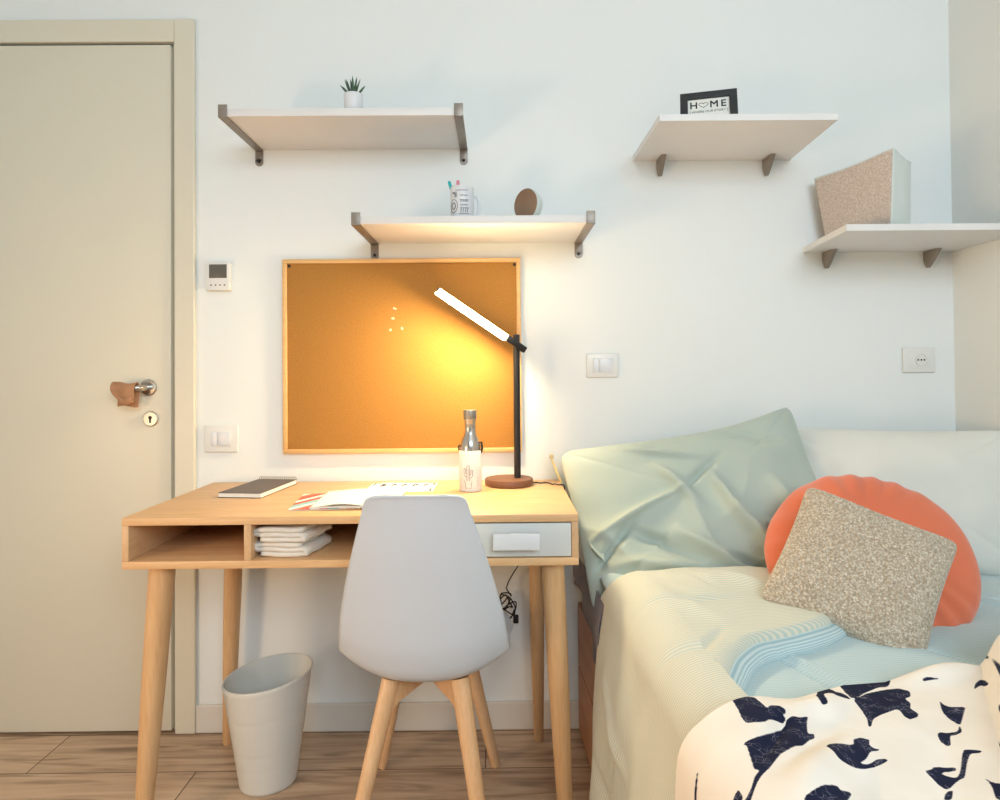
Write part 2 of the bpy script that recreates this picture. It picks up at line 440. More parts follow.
# ------------------------------------------------------------------ shelves with strap brackets
def strap_shelf(x0, x1, zu, label):
    t = thing('wall_shelf', label, 'shelf', ((x0 + x1) / 2, 0, zu), 'white shelves on flat steel strap brackets')
    D = .272; th = .021
    bm = BM(); box(bm, x0, x1, -D, 0, zu, zu + th, .0012); obj('shelf_board', bm, M['shelf'], t)
    for xa in (x0 - .001, x1 - .024 + .001):
        xb = xa + .024
        bm = BM()
        box(bm, xa, xb, -D - .003, 0, zu - .0032, zu - .0001, .0006)            # flat strap under the board
        box(bm, xa, xb, -D - .0035, -D - .0004, zu - .0032, zu + .031, .0006)   # hook over the front edge
        box(bm, xa, xb, -.0032, -.0001, zu - .038, zu - .0032, .0006)             # tab down the wall
        lathe(bm, [(0, 0), (.012, 0), (.012, .0031), (0, .0031)], (0, 0, 0), 20, Matrix.Translation((xa + .012, -.0001, zu - .038)) @ Matrix.Rotation(R(90), 4, 'X'))
        b = obj('bracket', bm, M['bsteel'], t)
        bm = BM(); lathe(bm, [(0, 0), (.005, 0), (.0035, .002), (0, .0022)], (0, 0, 0), 14, Matrix.Translation((xa + .012, -.0032, zu - .036)) @ Matrix.Rotation(R(90), 4, 'X'))
        obj('screw', bm, M['rubber'], b)
    return t
strap_shelf(-.737, -.088, 1.768, 'upper left white wall shelf on steel strap brackets, holding the potted succulent')
strap_shelf(-.385, .262, 1.478, 'lower white wall shelf on steel strap brackets, just above the corkboard')

def wedge_shelf(x0, x1, zu, D, bxs, label, sk0=0, sk1=0):
    t = thing('wall_shelf', label, 'shelf', ((x0 + x1) / 2, 0, zu), 'white shelves on wedge-shaped steel clips')
    bm = BM(); prism(bm, [Vector(p) for p in ((x0 + sk0, -D, zu), (x1 + sk1, -D, zu), (x1, 0, zu), (x0, 0, zu))], (0, 0, .017)); obj('shelf_board', bm, M['shelf'], t)
    for x in bxs:
        bm = BM(); w2 = .0085
        prof = []
        for k in range(9):
            a = k / 8
            prof.append((-(.010 + .056 * (1 - a) ** 0.85), -(.050 * a ** 1.0)))   # curved front edge, widest at the board
        rings = []
        for sx, sc_ in ((-1, .80), (-.72, 1), (.72, 1), (1, .80)):
            rings.append([bm.verts.new((x + sx * w2, y * sc_, zu - .0008 + z * sc_)) for k, (y, z) in enumerate([(0.0, 0.0)] + prof + [(0.0, -.030)])])
        for a, b in zip(rings, rings[1:]):
            for k in range(len(a)):
                k2 = (k + 1) % len(a); bm.faces.new((a[k], a[k2], b[k2], b[k]))
        bm.faces.new(rings[0][::-1]); bm.faces.new(rings[-1])
        box(bm, x - w2, x + w2, -.066, -.052, zu + .0165, zu + .0205, .001)
        obj('bracket', bm, M['bsteel'], t, smooth=40)
    return t
wedge_shelf(.422, .906, 1.7275, .330, (.502, .829), 'white wall shelf on two wedge clips holding the framed home print', .002, -.020)
wedge_shelf(.944, 1.404, 1.441, .322, (1.010, 1.322), 'white corner wall shelf on two wedge clips holding the fabric basket', -.036, 0)

# ------------------------------------------------------------------ things on the shelves
# succulent
zt = 1.7892
t = thing('potted_succulent', 'spiky green succulent in a small white round pot on the upper left shelf', 'plant', (-.386, -.238, zt))
bm = BM(); lathe(bm, [(0, 0), (.022, 0), (.0245, .002), (.0255, .047), (.0248, .049), (.0225, .049), (.0215, .042), (0, .042)], (-.386, -.238, zt), 36)
obj('pot', bm, M['white'], t, smooth=50)
M['leaf'] = plain('succulent_leaf', srgb(62, 92, 66), .45, var=.25, scale=60)
for k in range(13):
    a = k * 2.4; tilt = .12 + .055 * k; L = .058 - .0016 * k
    d = Vector((math.cos(a) * math.sin(tilt), math.sin(a) * math.sin(tilt), math.cos(tilt)))
    p0 = Vector((-.386, -.238, zt + .040)) + Vector((d.x, d.y, 0)) * .010
    pts = []; rr = []
    for j in range(7):
        s = j / 6; pts.append(p0 + d * (L * s) + Vector((d.x, d.y, 0)) * (.012 * s * s * (1 - tilt))); rr.append(.0046 * (1 - s) ** .6 * (0.75 + .5 * s) + .0003)
    bm = BM(); tube(bm, pts, rr, 8, flat=.5); obj('leaf', bm, M['leaf'], t, smooth=60)

# mug used as a pen cup
zt = 1.4992
mx, my = -.094, -.212
t = thing('pen_mug', 'white mug with grey drawings holding pens on the shelf above the corkboard', 'mug', (mx, my, zt))
bm = BM(); lathe(bm, [(0, 0), (.029, 0), (.032, .003), (.0325, .088), (.0315, .090), (.0300, .088), (.0295, .006), (0, .005)], (mx, my, zt), 44)
obj('cup_body', bm, M['white'], t, smooth=50)
bm = BM(); tube(bm, [(mx + .030, my + .004, zt + .068), (mx + .040, my + .006, zt + .066), (mx + .0455, my + .007, zt + .05), (mx + .0455, my + .007, zt + .032), (mx + .040, my + .006, zt + .017), (mx + .030, my + .004, zt + .014)], .0042, 10)
obj('cup_handle', bm, M['white'], t, smooth=60)
bm = BM()
def on_cyl(cx, cy, r, a, z): return (cx + r * math.cos(a), cy + r * math.sin(a), z)
def cyl_stroke(bm, cx, cy, r, pts, wd=.0006):
    tube(bm, [on_cyl(cx, cy, r, R(a), z) for a, z in pts], wd, 5)
rr = .0329
cyl_stroke(bm, mx, my, rr, [(228 + 22 * math.cos(k / 16 * 2 * PI), zt + .034 + .018 * math.sin(k / 16 * 2 * PI)) for k in range(17)], .0008)
cyl_stroke(bm, mx, my, rr, [(228 + 11 * math.cos(k / 10 * 2 * PI), zt + .034 + .009 * math.sin(k / 10 * 2 * PI)) for k in range(11)], .0013)
for z, a0, a1 in ((.062, 262, 300), (.05, 262, 304), (.046, 264, 300), (.036, 262, 300), (.028, 264, 306), (.012, 258, 308), (.076, 240, 300), (.07, 220, 236)):
    cyl_stroke(bm, mx, my, rr, [(a, zt + z + .002 * math.sin(a * .9)) for a in np.linspace(a0, a1, 14)], .0008)
for a in (266, 276, 287, 297): cyl_stroke(bm, mx, my, rr, [(a, zt + .016), (a + 3, zt + .026)], .0009)
for k in range(7): cyl_stroke(bm, mx, my, rr, [(240 + 4 * math.cos(k), zt + .064), (240 + 9 * math.cos(k * .9), zt + .064 + .009 * math.sin(k * .9))], .0007)
obj('line_drawing', bm, M['grey_ink'], t)
def pen(px, py, z0, tip, col, label):
    d = (Vector(tip) - Vector((px, py, z0))).normalized(); p0 = Vector((px, py, z0)); L = (Vector(tip) - p0).length
    t = thing('pen', label, 'pen', p0, 'pens in the white mug')
    bm = BM(); tube(bm, [p0, p0 + d * (L - .022)], .0038, 10); obj('barrel', bm, plain('pen_barrel', srgb(225, 225, 225), .4), t)
    bm = BM(); tube(bm, [p0 + d * (L - .022), p0 + d * (L - .004), p0 + d * L], [.0045, .0045, .003], 10); obj('cap', bm, plain('pen_cap', col, .4), t)
pen(mx - .006, my, zt + .008, (mx - .036, my - .004, zt + .108), srgb(32, 176, 180), 'teal-capped pen leaning left out of the white mug')
pen(mx - .008, my + .008, zt + .008, (mx - .012, my + .006, zt + .113), srgb(222, 132, 150), 'pink-capped pen standing upright in the white mug')

# round drum-shaped mirror
cx, cy, r = .084, -.20, .0450
t = thing('round_mirror', 'small round brown-faced mirror with pale domed back on the shelf above the corkboard', 'mirror', (cx, cy, zt))
Mt = Matrix.Translation((cx, cy, zt + r + .0005)) @ Matrix.Rotation(R(-46), 4, 'Z') @ Matrix.Rotation(R(90), 4, 'X')
bm = BM(); lathe(bm, [(0, -.036), (.020, -.036), (.036, -.026), (.0445, -.004), (.045, .002), (.044, .004), (0, .004)], (0, 0, 0), 56, Mt)
obj('shell', bm, M['lining_white'], t, smooth=50)
bm = BM(); lathe(bm, [(0, .0041), (.0425, .0041), (.0435, .0046), (.0435, .0054), (.0420, .0060), (0, .0060)], (0, 0, 0), 56, Mt)
obj('mirror_face', bm, plain('bronze_mirror', srgb(150, 122, 100), .3, .4), t, smooth=50)

# framed print
zt3 = 1.7445
fw_, fh_, fd = .154, .130, .016
FB = Vector((.592, -.206, zt3 + .001))
Mf = Matrix.Translation(FB) @ Matrix.Rotation(R(-15), 4, 'Z') @ Matrix.Rotation(R(-19), 4, 'X')
t = thing('picture_frame', 'black picture frame with a home print leaning on the higher of the two right-hand shelves', 'picture frame', FB)
bm = BM(); b = .021
for a, c, d, e in ((-fw_ / 2, fw_ / 2, 0, b), (-fw_ / 2, fw_ / 2, fh_ - b, fh_), (-fw_ / 2, -fw_ / 2 + b, b, fh_ - b), (fw_ / 2 - b, fw_ / 2, b, fh_ - b)):
    box(bm, a, c, -fd / 2, fd / 2, d, e, .0015, 2, Mf)
obj('frame', bm, plain('frame_black', srgb(44, 48, 52), .45), t)
bm = BM(); box(bm, -fw_ / 2 + b - .003, fw_ / 2 - b + .003, -.001, .004, b - .003, fh_ - b + .003, 0, 2, Mf); obj('print_card', bm, M['paper'], t)
bm = BM(); prism(bm, [Mf @ Vector(p) for p in ((-.018, .008, .10), (-.012, .008, .10), (-.012, .040, .006), (-.018, .040, .006))], Mf.to_3x3() @ Vector((.02, 0, .0)))
obj('easel_back', bm, M['ink'], t)
def ftext(s, size, x, z, name='lettering', mat='ink', sx=1.0, bold=0):
    me = text_mesh(s, size, Mf @ Matrix.Translation((x, -.0014, z)) @ Matrix.Rotation(R(90), 4, 'X') @ Matrix.Diagonal((sx, 1, 1, 1)), ext=.0003, bold=bold)
    return obj(name, me, M[mat], t, smooth=0)
ftext('H', .031, -.0400, .088, bold=.0005); ftext('M', .031, .0150, .088, bold=.0005); ftext('E', .031, .0400, .088, bold=.0005)
bm = BM()
hp = [Mf @ Vector((-.0135 + .0120 * math.sin(a) ** 3 * 1.05, -.0014, .089 + .0008 * (13 * math.cos(a) - 5 * math.cos(2 * a) - 2 * math.cos(3 * a) - math.cos(4 * a)) * .75)) for a in np.linspace(0, 2 * PI, 41)]
tube(bm, hp, .0007, 6); obj('heart_outline', bm, M['ink'], t)
ftext('WHERE OUR STORY', .0100, .0, .066, mat='grey_ink'); ftext('BEGINS', .0100, .0, .05, mat='grey_ink')
for x in (-.050, .050):
    bm = BM(); box(bm, x - .0005, x + .0005, -.0018, -.001, .060, .071, 0, 2, Mf); obj('rule_mark', bm, M['grey_ink'], t)

# soft fabric basket
zt4 = 1.459
t = thing('fabric_basket', 'soft taupe boucle basket with white side panel on the corner shelf', 'basket', (1.06, -.17, zt4))
top = [Vector((.962, -.045, 1.655)), Vector((1.047, -.298, 1.662)), Vector((1.158, -.190, 1.658)), Vector((1.110, -.025, 1.650))]
bot = [Vector((.990, -.055, zt4 + .003)), Vector((1.045, -.285, zt4 + .003)), Vector((1.150, -.195, zt4 + .003)), Vector((1.105, -.035, zt4 + .003))]
def panel(a0, a1, b0, b1, bulge, seed, nu=40, nv=32, inset=0.0):
    n = (a1 - a0).cross(b0 - a0).normalized(); P = np.zeros((nu, nv, 3))
    for i in range(nu):
        for j in range(nv):
            u = i / (nu - 1); v = j / (nv - 1)
            p = (a0.lerp(a1, u)).lerp(b0.lerp(b1, u), v)
            k = math.sin(PI * u) * (0.35 + .65 * v) * bulge * (1 - v ** 6)
            p = p + n * k + n * (.0018 * float(sn(u * 8, v * 8, seed, 1.2)) * math.sin(PI * u))
            p.z -= .006 * math.sin(PI * u) * (1 - v)
            P[i, j] = p
    return P
C0 = (top[0] + top[1] + top[2] + top[3]) / 4
def side_obj(name, i, j, mat, bulge, label=None):
    n = (top[j] - top[i]).cross(bot[i] - top[i]).normalized()
    if n.dot(top[i] - C0) < 0: bulge = -bulge
    o = obj(name, grid_mesh(panel(top[i], top[j], bot[i], bot[j], bulge, 3 + i)), mat, t, smooth=60, label=label)
    solidify(o, .006, 0); return o
side_obj('front_panel', 0, 1, M['boucle2'], .012)
side_obj('side_panel', 1, 2, M['lining_white'], .010, 'smooth white side panel')
side_obj('back_panel', 2, 3, M['boucle2'], .008)
side_obj('end_panel', 3, 0, M['boucle2'], .008)
bm = BM(); vs = [bm.verts.new(p) for p in bot] ; vs2 = [bm.verts.new(p + Vector((0, 0, .006))) for p in bot]
bm.faces.new(vs[::-1]); bm.faces.new(vs2)
for k in range(4): bm.faces.new((vs[k], vs[(k + 1) % 4], vs2[(k + 1) % 4], vs2[k]))
obj('base_panel', bm, M['lining_white'], t)
bm = BM(); rim = []
for k in range(4):
    for s in range(8):
        p = top[k].lerp(top[(k + 1) % 4], s / 8); p = p.copy(); p.z -= .006 * math.sin(PI * s / 8); rim.append(p)
rim.append(rim[0]); tube(bm, rim, .0045, 8); obj('rim_piping', bm, M['lining_white'], t, smooth=60, label='white piping round the rim')

# ------------------------------------------------------------------ desk
DX0_, DX1_, DY0, DY1, DT = -.866, .183, -.502, -.012, .754
t = thing('desk', 'oak desk with splayed round legs, two open cubbies and one white drawer', 'desk', (-.34, -.25, 0))
zb = .636
bm = BM(); box(bm, DX0_, DX1_, DY0, DY1, DT - .018, DT, .0015); obj('desktop', bm, M['oak'], t)
bm = BM(); box(bm, DX0_, DX1_, DY0 + .0005, DY1, zb, zb + .018, .0015); obj('bottom_board', bm, M['oak'], t)
for x in (DX0_, DX1_ - .016):
    bm = BM(); box(bm, x, x + .016, DY0 + .0005, DY1, zb + .0182, DT - .0182, .001); obj('side_panel', bm, M['oak_y'], t)
for x in (-.586, -.105):
    bm = BM(); box(bm, x, x + .016, DY0 + .0005, DY1 - .015, zb + .0182, DT - .0182, .001); obj('divider', bm, M['oak_y'], t)
bm = BM(); box(bm, DX0_ + .0165, DX1_ - .0165, DY1 - .012, DY1, zb + .0182, DT - .0182); obj('back_panel', bm, M['oak'], t)
bm = BM(); box(bm, -.086, .166, DY0 + .001, DY0 + .019, zb + .021, DT - .021, .001)
box(bm, -.084, -.074, DY0 + .019, DY1 - .05, zb + .03, DT - .03); box(bm, .154, .164, DY0 + .019, DY1 - .05, zb + .03, DT - .03)
box(bm, -.084, .164, DY1 - .06, DY1 - .05, zb + .03, DT - .03); box(bm, -.084, .164, DY0 + .019, DY1 - .05, zb + .022, zb + .03)
dr = obj('drawer', bm, plain('drawer_lacquer', srgb(206, 208, 206), .45, var=.01), t, label='white drawer')
bm = BM(); box(bm, -.014, .093, DY0 - .024, DY0 - .008, .6775, .7145, .0015); box(bm, .00, .08, DY0 - .008, DY0 + .001, .682, .702)
obj('drawer_handle', bm, M['white'], dr)
for (xt, yt, xb, yb_, r0, r1) in ((-.800, -.445, -.838, -.468, .0295, .0175), (.127, -.445, .152, -.468, .0275, .0165), (-.772, -.085, -.800, -.065, .0265, .015), (.108, -.085, .112, -.068, .0230, .0135)):
    bm = BM(); n = 9
    tube(bm, [(xt + (xb - xt) * k / n, yt + (yb_ - yt) * k / n, (zb - .0002) * (1 - k / n) + .0005) for k in range(n + 1)], [r0 + (r1 - r0) * (k / n) ** 1.0 + (.002 * math.sin(PI * k / n)) for k in range(n + 1)], 28)
    obj('leg', bm, M['beech_dark'], t, smooth=50)
zd = DT + .0004

# notebook
t = thing('spiral_notebook', 'charcoal spiral notebook lying at the left end of the desk', 'notebook', (-.672, -.16, zd))
Mn = Matrix.Translation((-.672, -.158, zd)) @ Matrix.Rotation(R(-7), 4, 'Z')
W2, L2 = .060, .112
bm = BM(); box(bm, -W2 + .001, W2 - .001, -L2 + .001, L2 - .003, .0015, .0115, 0, 2, Mn); obj('pages', bm, M['paper'], t)
bm = BM(); box(bm, -W2, W2, -L2, L2, .0118, .0134, .0004, 1, Mn); obj('front_cover', bm, plain('notebook_cover', srgb(98, 88, 84), .6), t)
bm = BM(); box(bm, -W2, W2, -L2, L2, 0, .0013, .0004, 1, Mn); obj('back_cover', bm, plain('notebook_back', srgb(58, 54, 54), .6), t)
bm = BM()
for k in range(19):
    x = -W2 + .006 + k * .006
    tube(bm, [Mn @ Vector((x + .0006 * (a / 8), L2 - .001 + .009 * math.cos(a * PI / 6 + PI), .0105 + .0105 * math.sin(a * PI / 6 + PI))) for a in range(12)], .0009, 5)
obj('spiral_binding', bm, M['chrome'], t)

# striped booklet
def stripe_mat():
    t_ = NT('booklet_stripes'); co = t_.coord((1, 1, 1), rot=(0, 0, R(28)))
    w_ = t_.n('ShaderNodeSeparateXYZ'); t_.l(co, w_.inputs[0])
    m_ = t_.n('ShaderNodeMath', operation='MULTIPLY'); m_.inputs[1].default_value = 9.5; t_.l(w_.outputs['X'], m_.inputs[0])
    f = t_.n('ShaderNodeMath', operation='FRACT'); t_.l(m_.outputs[0], f.inputs[0])
    r_ = t_.n('ShaderNodeValToRGB'); r_.color_ramp.interpolation = 'CONSTANT'; e = r_.color_ramp.elements
    st = [(0, srgb(206, 84, 70)), (.2, srgb(238, 236, 230)), (.36, srgb(206, 84, 70)), (.52, srgb(138, 192, 196)), (.72, srgb(240, 238, 232)), (.86, srgb(222, 128, 106))]
    while len(e) < len(st): e.new(.5)
    for k, (p, c) in enumerate(st): e[k].position = p; e[k].color = c
    t_.l(f.outputs[0], r_.inputs[0]); t_.l(r_.outputs[0], t_.b.inputs['Base Color']); t_.b.inputs['Roughness'].default_value = .5
    return t_.m
t = thing('striped_booklet', 'booklet with red, white and blue diagonal stripes under the open notebook', 'booklet', (-.42, -.33, zd))
Mb = Matrix.Translation((-.43, -.33, zd)) @ Matrix.Rotation(R(6), 4, 'Z')
bm = BM(); box(bm, -.085, .085, -.103, .103, .0022, .003, .0002, 1, Mb); obj('cover', bm, stripe_mat(), t)
bm = BM(); box(bm, -.083, .083, -.101, .101, 0, .0020, 0, 1, Mb); obj('pages', bm, M['paper'], t)
# open white notebook with a curled page
t = thing('open_notebook', 'open white notebook with a curling page beside the striped booklet', 'notebook', (-.36, -.33, zd + .003))
nu, nv = 36, 10; P = np.zeros((nu, nv, 3)); P2 = P.copy()
for i in range(nu):
    for j in range(nv):
        u = i / (nu - 1); v = j / (nv - 1)
        x = -.455 + .185 * u; y = -.436 + .225 * v
        x += -.010 * v + .03 * v * u
        z = zd + .0045 + .009 * math.sin(PI * min(1, u * 1.15)) ** 1.4 * (1 - .35 * v)
        P[i, j] = (x, y, z + .001); P2[i, j] = (x, y + .0005, zd + .0036 + (z - zd - .0045) * .25)
o = obj('top_page', grid_mesh(P), M['paper'], t, smooth=60); solidify(o, .0006, 0)
o = obj('page_block', grid_mesh(P2), M['paper'], t, smooth=60); solidify(o, .0008, 0)
# printed sheet
t = thing('printed_sheet', 'white sheet with black corner marks and a row of signs behind the open notebook', 'paper', (-.275, -.13, zd))
bm = BM(); Ms = Matrix.Translation((-.276, -.132, zd)) @ Matrix.Rotation(R(-1), 4, 'Z')
box(bm, -.095, .095, -.072, .072, 0, .0012, 0, 1, Ms); obj('sheet', bm, M['paper'], t)
for sx, sy in ((-1, 1), (1, 1), (1, -1), (-1, -1)):
    c_ = [Ms @ Vector((sx * a, sy * b, .0013)) for a, b in ((.089, .026), (.089, .066), (.070, .066), (.070, .061), (.0845, .061), (.0845, .026))]
    bm = BM(); prism(bm, c_, (0, 0, .0004)); obj('corner_mark', bm, M['ink'], t)
for k in range(5):
    x = -.062 + k * .031
    pts = [(-.001, -.012), (0, .018), (.010, .014), (.009, .004), (0, .001)][: (5 if k == 0 else 3 + k % 2)]
    bm = BM(); tube(bm, [Ms @ Vector((x + q[0], .020 + q[1], .0016)) for q in pts], .0020, 6); obj('written_sign', bm, M['ink'], t)

# bottle
bxx, byy = -.078, -.185
t = thing('steel_bottle', 'steel bottle in a white sleeve with a cactus drawing on the desk', 'bottle', (bxx, byy, zd))
bm = BM(); lathe(bm, [(0, .001), (.027, .001), (.0282, .003), (.0282, .118), (.0275, .128), (.0235, .142), (.0175, .153), (.0155, .162), (.0150, .192), (.0165, .194), (.0165, .197), (0, .197)], (bxx, byy, zd), 44)
obj('steel_body', bm, M['chrome'], t, smooth=50)
bm = BM(); lathe(bm, [(.0170, .197), (.0182, .199), (.0185, .219), (.0175, .2225), (0, .2228)], (bxx, byy, zd), 36); obj('cap', bm, M['steel'], t, smooth=40)
bm = BM(); lathe(bm, [(.028, 0), (.0305, .0005), (.0312, .003), (.0312, .110), (.0302, .1115), (.0288, .111)], (bxx, byy, zd), 44); obj('sleeve', bm, plain('sleeve_white', srgb(238, 236, 230), .6, var=.01), t, smooth=50)
bm = BM(); q = .0315
def cs(pts, wd=.0006): cyl_stroke(bm, bxx, byy, q, pts, wd)
A0 = 261; k_ = 1 / .0312 * 57.3
def P_(dx, z): return (A0 + dx * k_, zd + z)
def arcp(cx_, cz_, rx, rz, a0, a1, n=10): return [P_(cx_ + rx * math.cos(R(a)), cz_ + rz * math.sin(R(a))) for a in np.linspace(a0, a1, n)]
cs([P_(-.004, .030)] + arcp(0, .066, .004, .006, 180, 0) + [P_(.004, .030)]); cs([P_(0, .032), P_(0, .066)], .0004)
cs([P_(-.004, .042), P_(-.009, .043), P_(-.0115, .048)] + arcp(-.0100, .060, .0025, .004, 200, 0) + [P_(-.0072, .052), P_(-.004, .050)])
cs([P_(.004, .038), P_(.009, .039), P_(.0115, .044)] + arcp(.0100, .056, .0025, .004, -20, 180) + [P_(.0072, .047), P_(.004, .046)])
cs([P_(-.0105, .030), P_(.0105, .030), P_(.0105, .025), P_(-.0105, .025), P_(-.0105, .030)]); cs([P_(-.0085, .025), P_(-.0075, .010), P_(.0075, .010), P_(.0085, .025)])
for z in (.014, .018, .022, .026, .030, .034, .038): cs([(A0 + 49, zd + z), (A0 + 53, zd + z + .0015)], .0005)
obj('cactus_drawing', bm, M['ink'], t)
bm = BM(); tube(bm, [(bxx + .030, byy - .006, zd + .104), (bxx + .033, byy - .007, zd + .118), (bxx + .031, byy - .005, zd + .134), (bxx + .027, byy - .002, zd + .132)], [.003, .0034, .003, .002], 8)
obj('carry_clip', bm, M['rubber'], t); bm = BM()
tube(bm, [(bxx - .0305, byy - .004, zd + .110), (bxx - .0325, byy - .004, zd + .120), (bxx - .0295, byy - .003, zd + .126)], .0024, 8)
obj('strap_end', bm, M['rubber'], t)

# lamp
lx, ly = .030, -.103
t = thing('desk_lamp', 'black LED desk lamp with tilted glowing arm and round wood-brown base', 'lamp', (lx, ly, zd))
bm = BM(); lathe(bm, [(0, 0), (.066, 0), (.069, .002), (.070, .006), (.070, .017), (.068, .0195), (0, .020)], (lx, ly, zd), 64)
obj('base', bm, M['lampwood'], t, smooth=40, label='round wood-brown base')
plx, ply = .055, -.100
bm = BM(); tube(bm, [(plx, ply, zd + .018), (plx, ply, 1.190)], .0098, 24); obj('pole', bm, M['black'], t, smooth=50)
Pv = Vector((plx - .002, ply - .018, 1.164)); Tip = Vector((-.166, -.190, 1.312))
ad = (Tip - Pv).normalized(); an = Vector((0, 1, 0)); an = (an - ad * an.dot(ad)).normalized(); au = ad.cross(an).normalized()
if au.z < 0: au = -au
Ma = Matrix((( ad.x, an.x, au.x, Pv.x), (ad.y, an.y, au.y, Pv.y), (ad.z, an.z, au.z, Pv.z), (0, 0, 0, 1)))
L = (Tip - Pv).length
bm = BM(); box(bm, -.034, L, -.0105, .011, -.0045, .0065, .0012, 2, Ma); box(bm, -.034, .034, -.0125, .0125, -.011, .008, .003, 2, Ma)
box(bm, .030, L, .0110, .0132, -.0140, .0065, .0006, 1, Ma); obj('arm', bm, M['black'], t)
bm = BM(); tube(bm, [(plx, ply - .02, 1.164), (plx, ply + .004, 1.164)], .0075, 18); obj('pivot', bm, M['black'], t, smooth=50)
em = NT('lamp_glow'); em.t.nodes.remove(em.b)
e = em.n('ShaderNodeEmission'); e.inputs[0].default_value = (1.0, .78, .46, 1); e.inputs[1].default_value = 410
em.l(e.outputs[0], em.t.nodes['Material Output'].inputs[0])
bm = BM(); box(bm, .036, L - .003, -.0122, .0108, -.0125, -.0046, .003, 2, Ma); box(bm, .036, L - .003, -.0130, -.0106, -.0100, .0060, .0008, 1, Ma); obj('light_diffuser', bm, em.m, t, label='glowing warm white light strip')
# lamp cord: base to desk edge, then the tangled bundle under the desk
M['cord'] = M['rubber']
bm = BM(); cp = [(.099, -.095, .760), (.112, -.085, .7572), (.122, -.094, .7572), (.135, -.088, .7572), (.148, -.10, .7572), (.155, -.118, .7572), (.163, -.112, .7572), (.172, -.128, .7572), (.179, -.128, .7572), (.1885, -.120, .752), (.191, -.105, .72), (.190, -.085, .66), (.186, -.07, .62), (.15, -.05, .60), (.10, -.045, .565), (.055, -.04, .50), (.03, -.04, .46), (.02, -.04, .435)]
def smooth_path(p, n=6):
    p = [Vector(a) for a in p]; out = []
    for i in range(len(p) - 1):
        a, b_, c, d = p[max(i - 1, 0)], p[i], p[i + 1], p[min(i + 2, len(p) - 1)]
        for k in range(n):
            s = k / n; out.append(.5 * ((2 * b_) + (c - a) * s + (2 * a - 5 * b_ + 4 * c - d) * s * s + (3 * b_ - a - 3 * c + d) * s ** 3))
    return out + [p[-1]]
tube(bm, smooth_path(cp), .0018, 8)
loops = [(.02, -.04, .435)]
for k in range(34):
    a = k * .95; loops.append((.014 + .020 * math.cos(a) * (1 + .4 * math.sin(k * 1.7)) + .0004 * k, -.042 + .010 * math.sin(a * 1.3), .405 + .022 * math.sin(a) - .0012 * k + .008 * math.cos(k * 2.1)))
loops += [(.045, -.05, .36), (.05, -.05, .352)]
tube(bm, smooth_path(loops, 5), .0019, 8)
box(bm, .040, .056, -.056, -.046, .335, .36, .003)
obj('power_cord', bm, M['cord'], t, smooth=60)

# folded linens in the cubby
def folded(name, x0, y0, z0, wd, dp, layers, th, shear, label, seed):
    """serpentine fold seen from the front, swept back"""
    pts = []
    for k in range(layers):
        z = z0 + th * (k + .5)
        a, b = (0.0, wd) if k % 2 == 0 else (wd, 0.0)
        jit = .008 * math.sin(seed + k * 2.3)
        for s in np.linspace(0, 1, 9): pts.append((a + (b - a) * s + (jit if s in (0, 1) else 0), z + .0007 * math.sin(s * 9 + seed + k)))
        if k < layers - 1:
            xe = b; sg = 1 if b > a else -1
            for q_ in (.25, .5, .75): pts.append((xe + sg * th * .62 * math.sin(q_ * PI), z + th * q_))
    n2 = 9; P = np.zeros((len(pts), n2, 3))
    for i, (px, pz) in enumerate(pts):
        for j in range(n2):
            v = j / (n2 - 1); P[i, j] = (x0 + px + shear * v * dp, y0 + dp * v + .003 * math.sin(px * 60 + seed), pz + .0012 * math.sin(v * 12 + px * 50))
    o = obj(name, grid_mesh(P), M['linen'], loc=(x0 + wd / 2, y0 + dp / 2, z0), smooth=70)
    solidify(o, th * .86, 0); tag(o, label, 'cloth', 'folded cloths in the desk cubby'); return o
zc = zb + .0185
folded('folded_cloth', -.563, -.480, zc + .001, .105, .13, 3, .0112, .20, 'folded off-white cloth, lower of the two in the middle cubby', 1.0)
folded('folded_cloth', -.561, -.486, zc + .0365, .100, .13, 3, .0112, .24, 'folded off-white cloth on top of the other in the middle cubby', 2.2)

# ------------------------------------------------------------------ waste basket
wx, wy = -.617, -.252
t = thing('waste_basket', 'white oval plastic waste basket on the floor under the desk', 'waste basket', (wx, wy, 0))
bm = BM(); n = 72; ang = R(30); rings = []
def oval(sz, z, slant, off=0.0):
    ring = []
    for k in range(n):
        a = 2 * PI * k / n; ex, ey = (.114 * sz - off) * math.cos(a), (.103 * sz - off) * math.sin(a)
        x = ex * math.cos(ang) - ey * math.sin(ang); y = ex * math.sin(ang) + ey * math.cos(ang)
        ring.append(bm.verts.new((wx + x, wy + y, z + slant * ex / .114)))
    return ring
prof = [(.60, 0, 0, 0), (.635, .003, 0, 0)]
for k, z in enumerate(np.linspace(.01, .274, 40)):
    s = z / .28; groove = -.0012 if any(abs(z - g) < .0034 for g in (.062, .108, .200)) else 0
    prof.append((.635 + .355 * s, z, .016 * s, -groove))
prof += [(1.0, .284, .012, -.0015), (1.0, .287, .012, 0), (.99, .2875, .012, .0025), (.98, .280, .012, .003)]
for z in np.linspace(.26, .012, 10): s = z / .28; prof.append((.635 + .355 * s, z, .016 * s, .0032))
prof.append((.3, .009, 0, 0))
rings = [oval(*p) for p in prof]
for a, b in zip(rings, rings[1:]):
    for k in range(n): bm.faces.new((a[k], a[(k + 1) % n], b[(k + 1) % n], b[k]))
bm.faces.new(rings[0][::-1]); bm.faces.new(rings[-1])
obj('bin_body', bm, plain('bin_plastic', srgb(214, 212, 204), .5, var=.01), t, smooth=50)

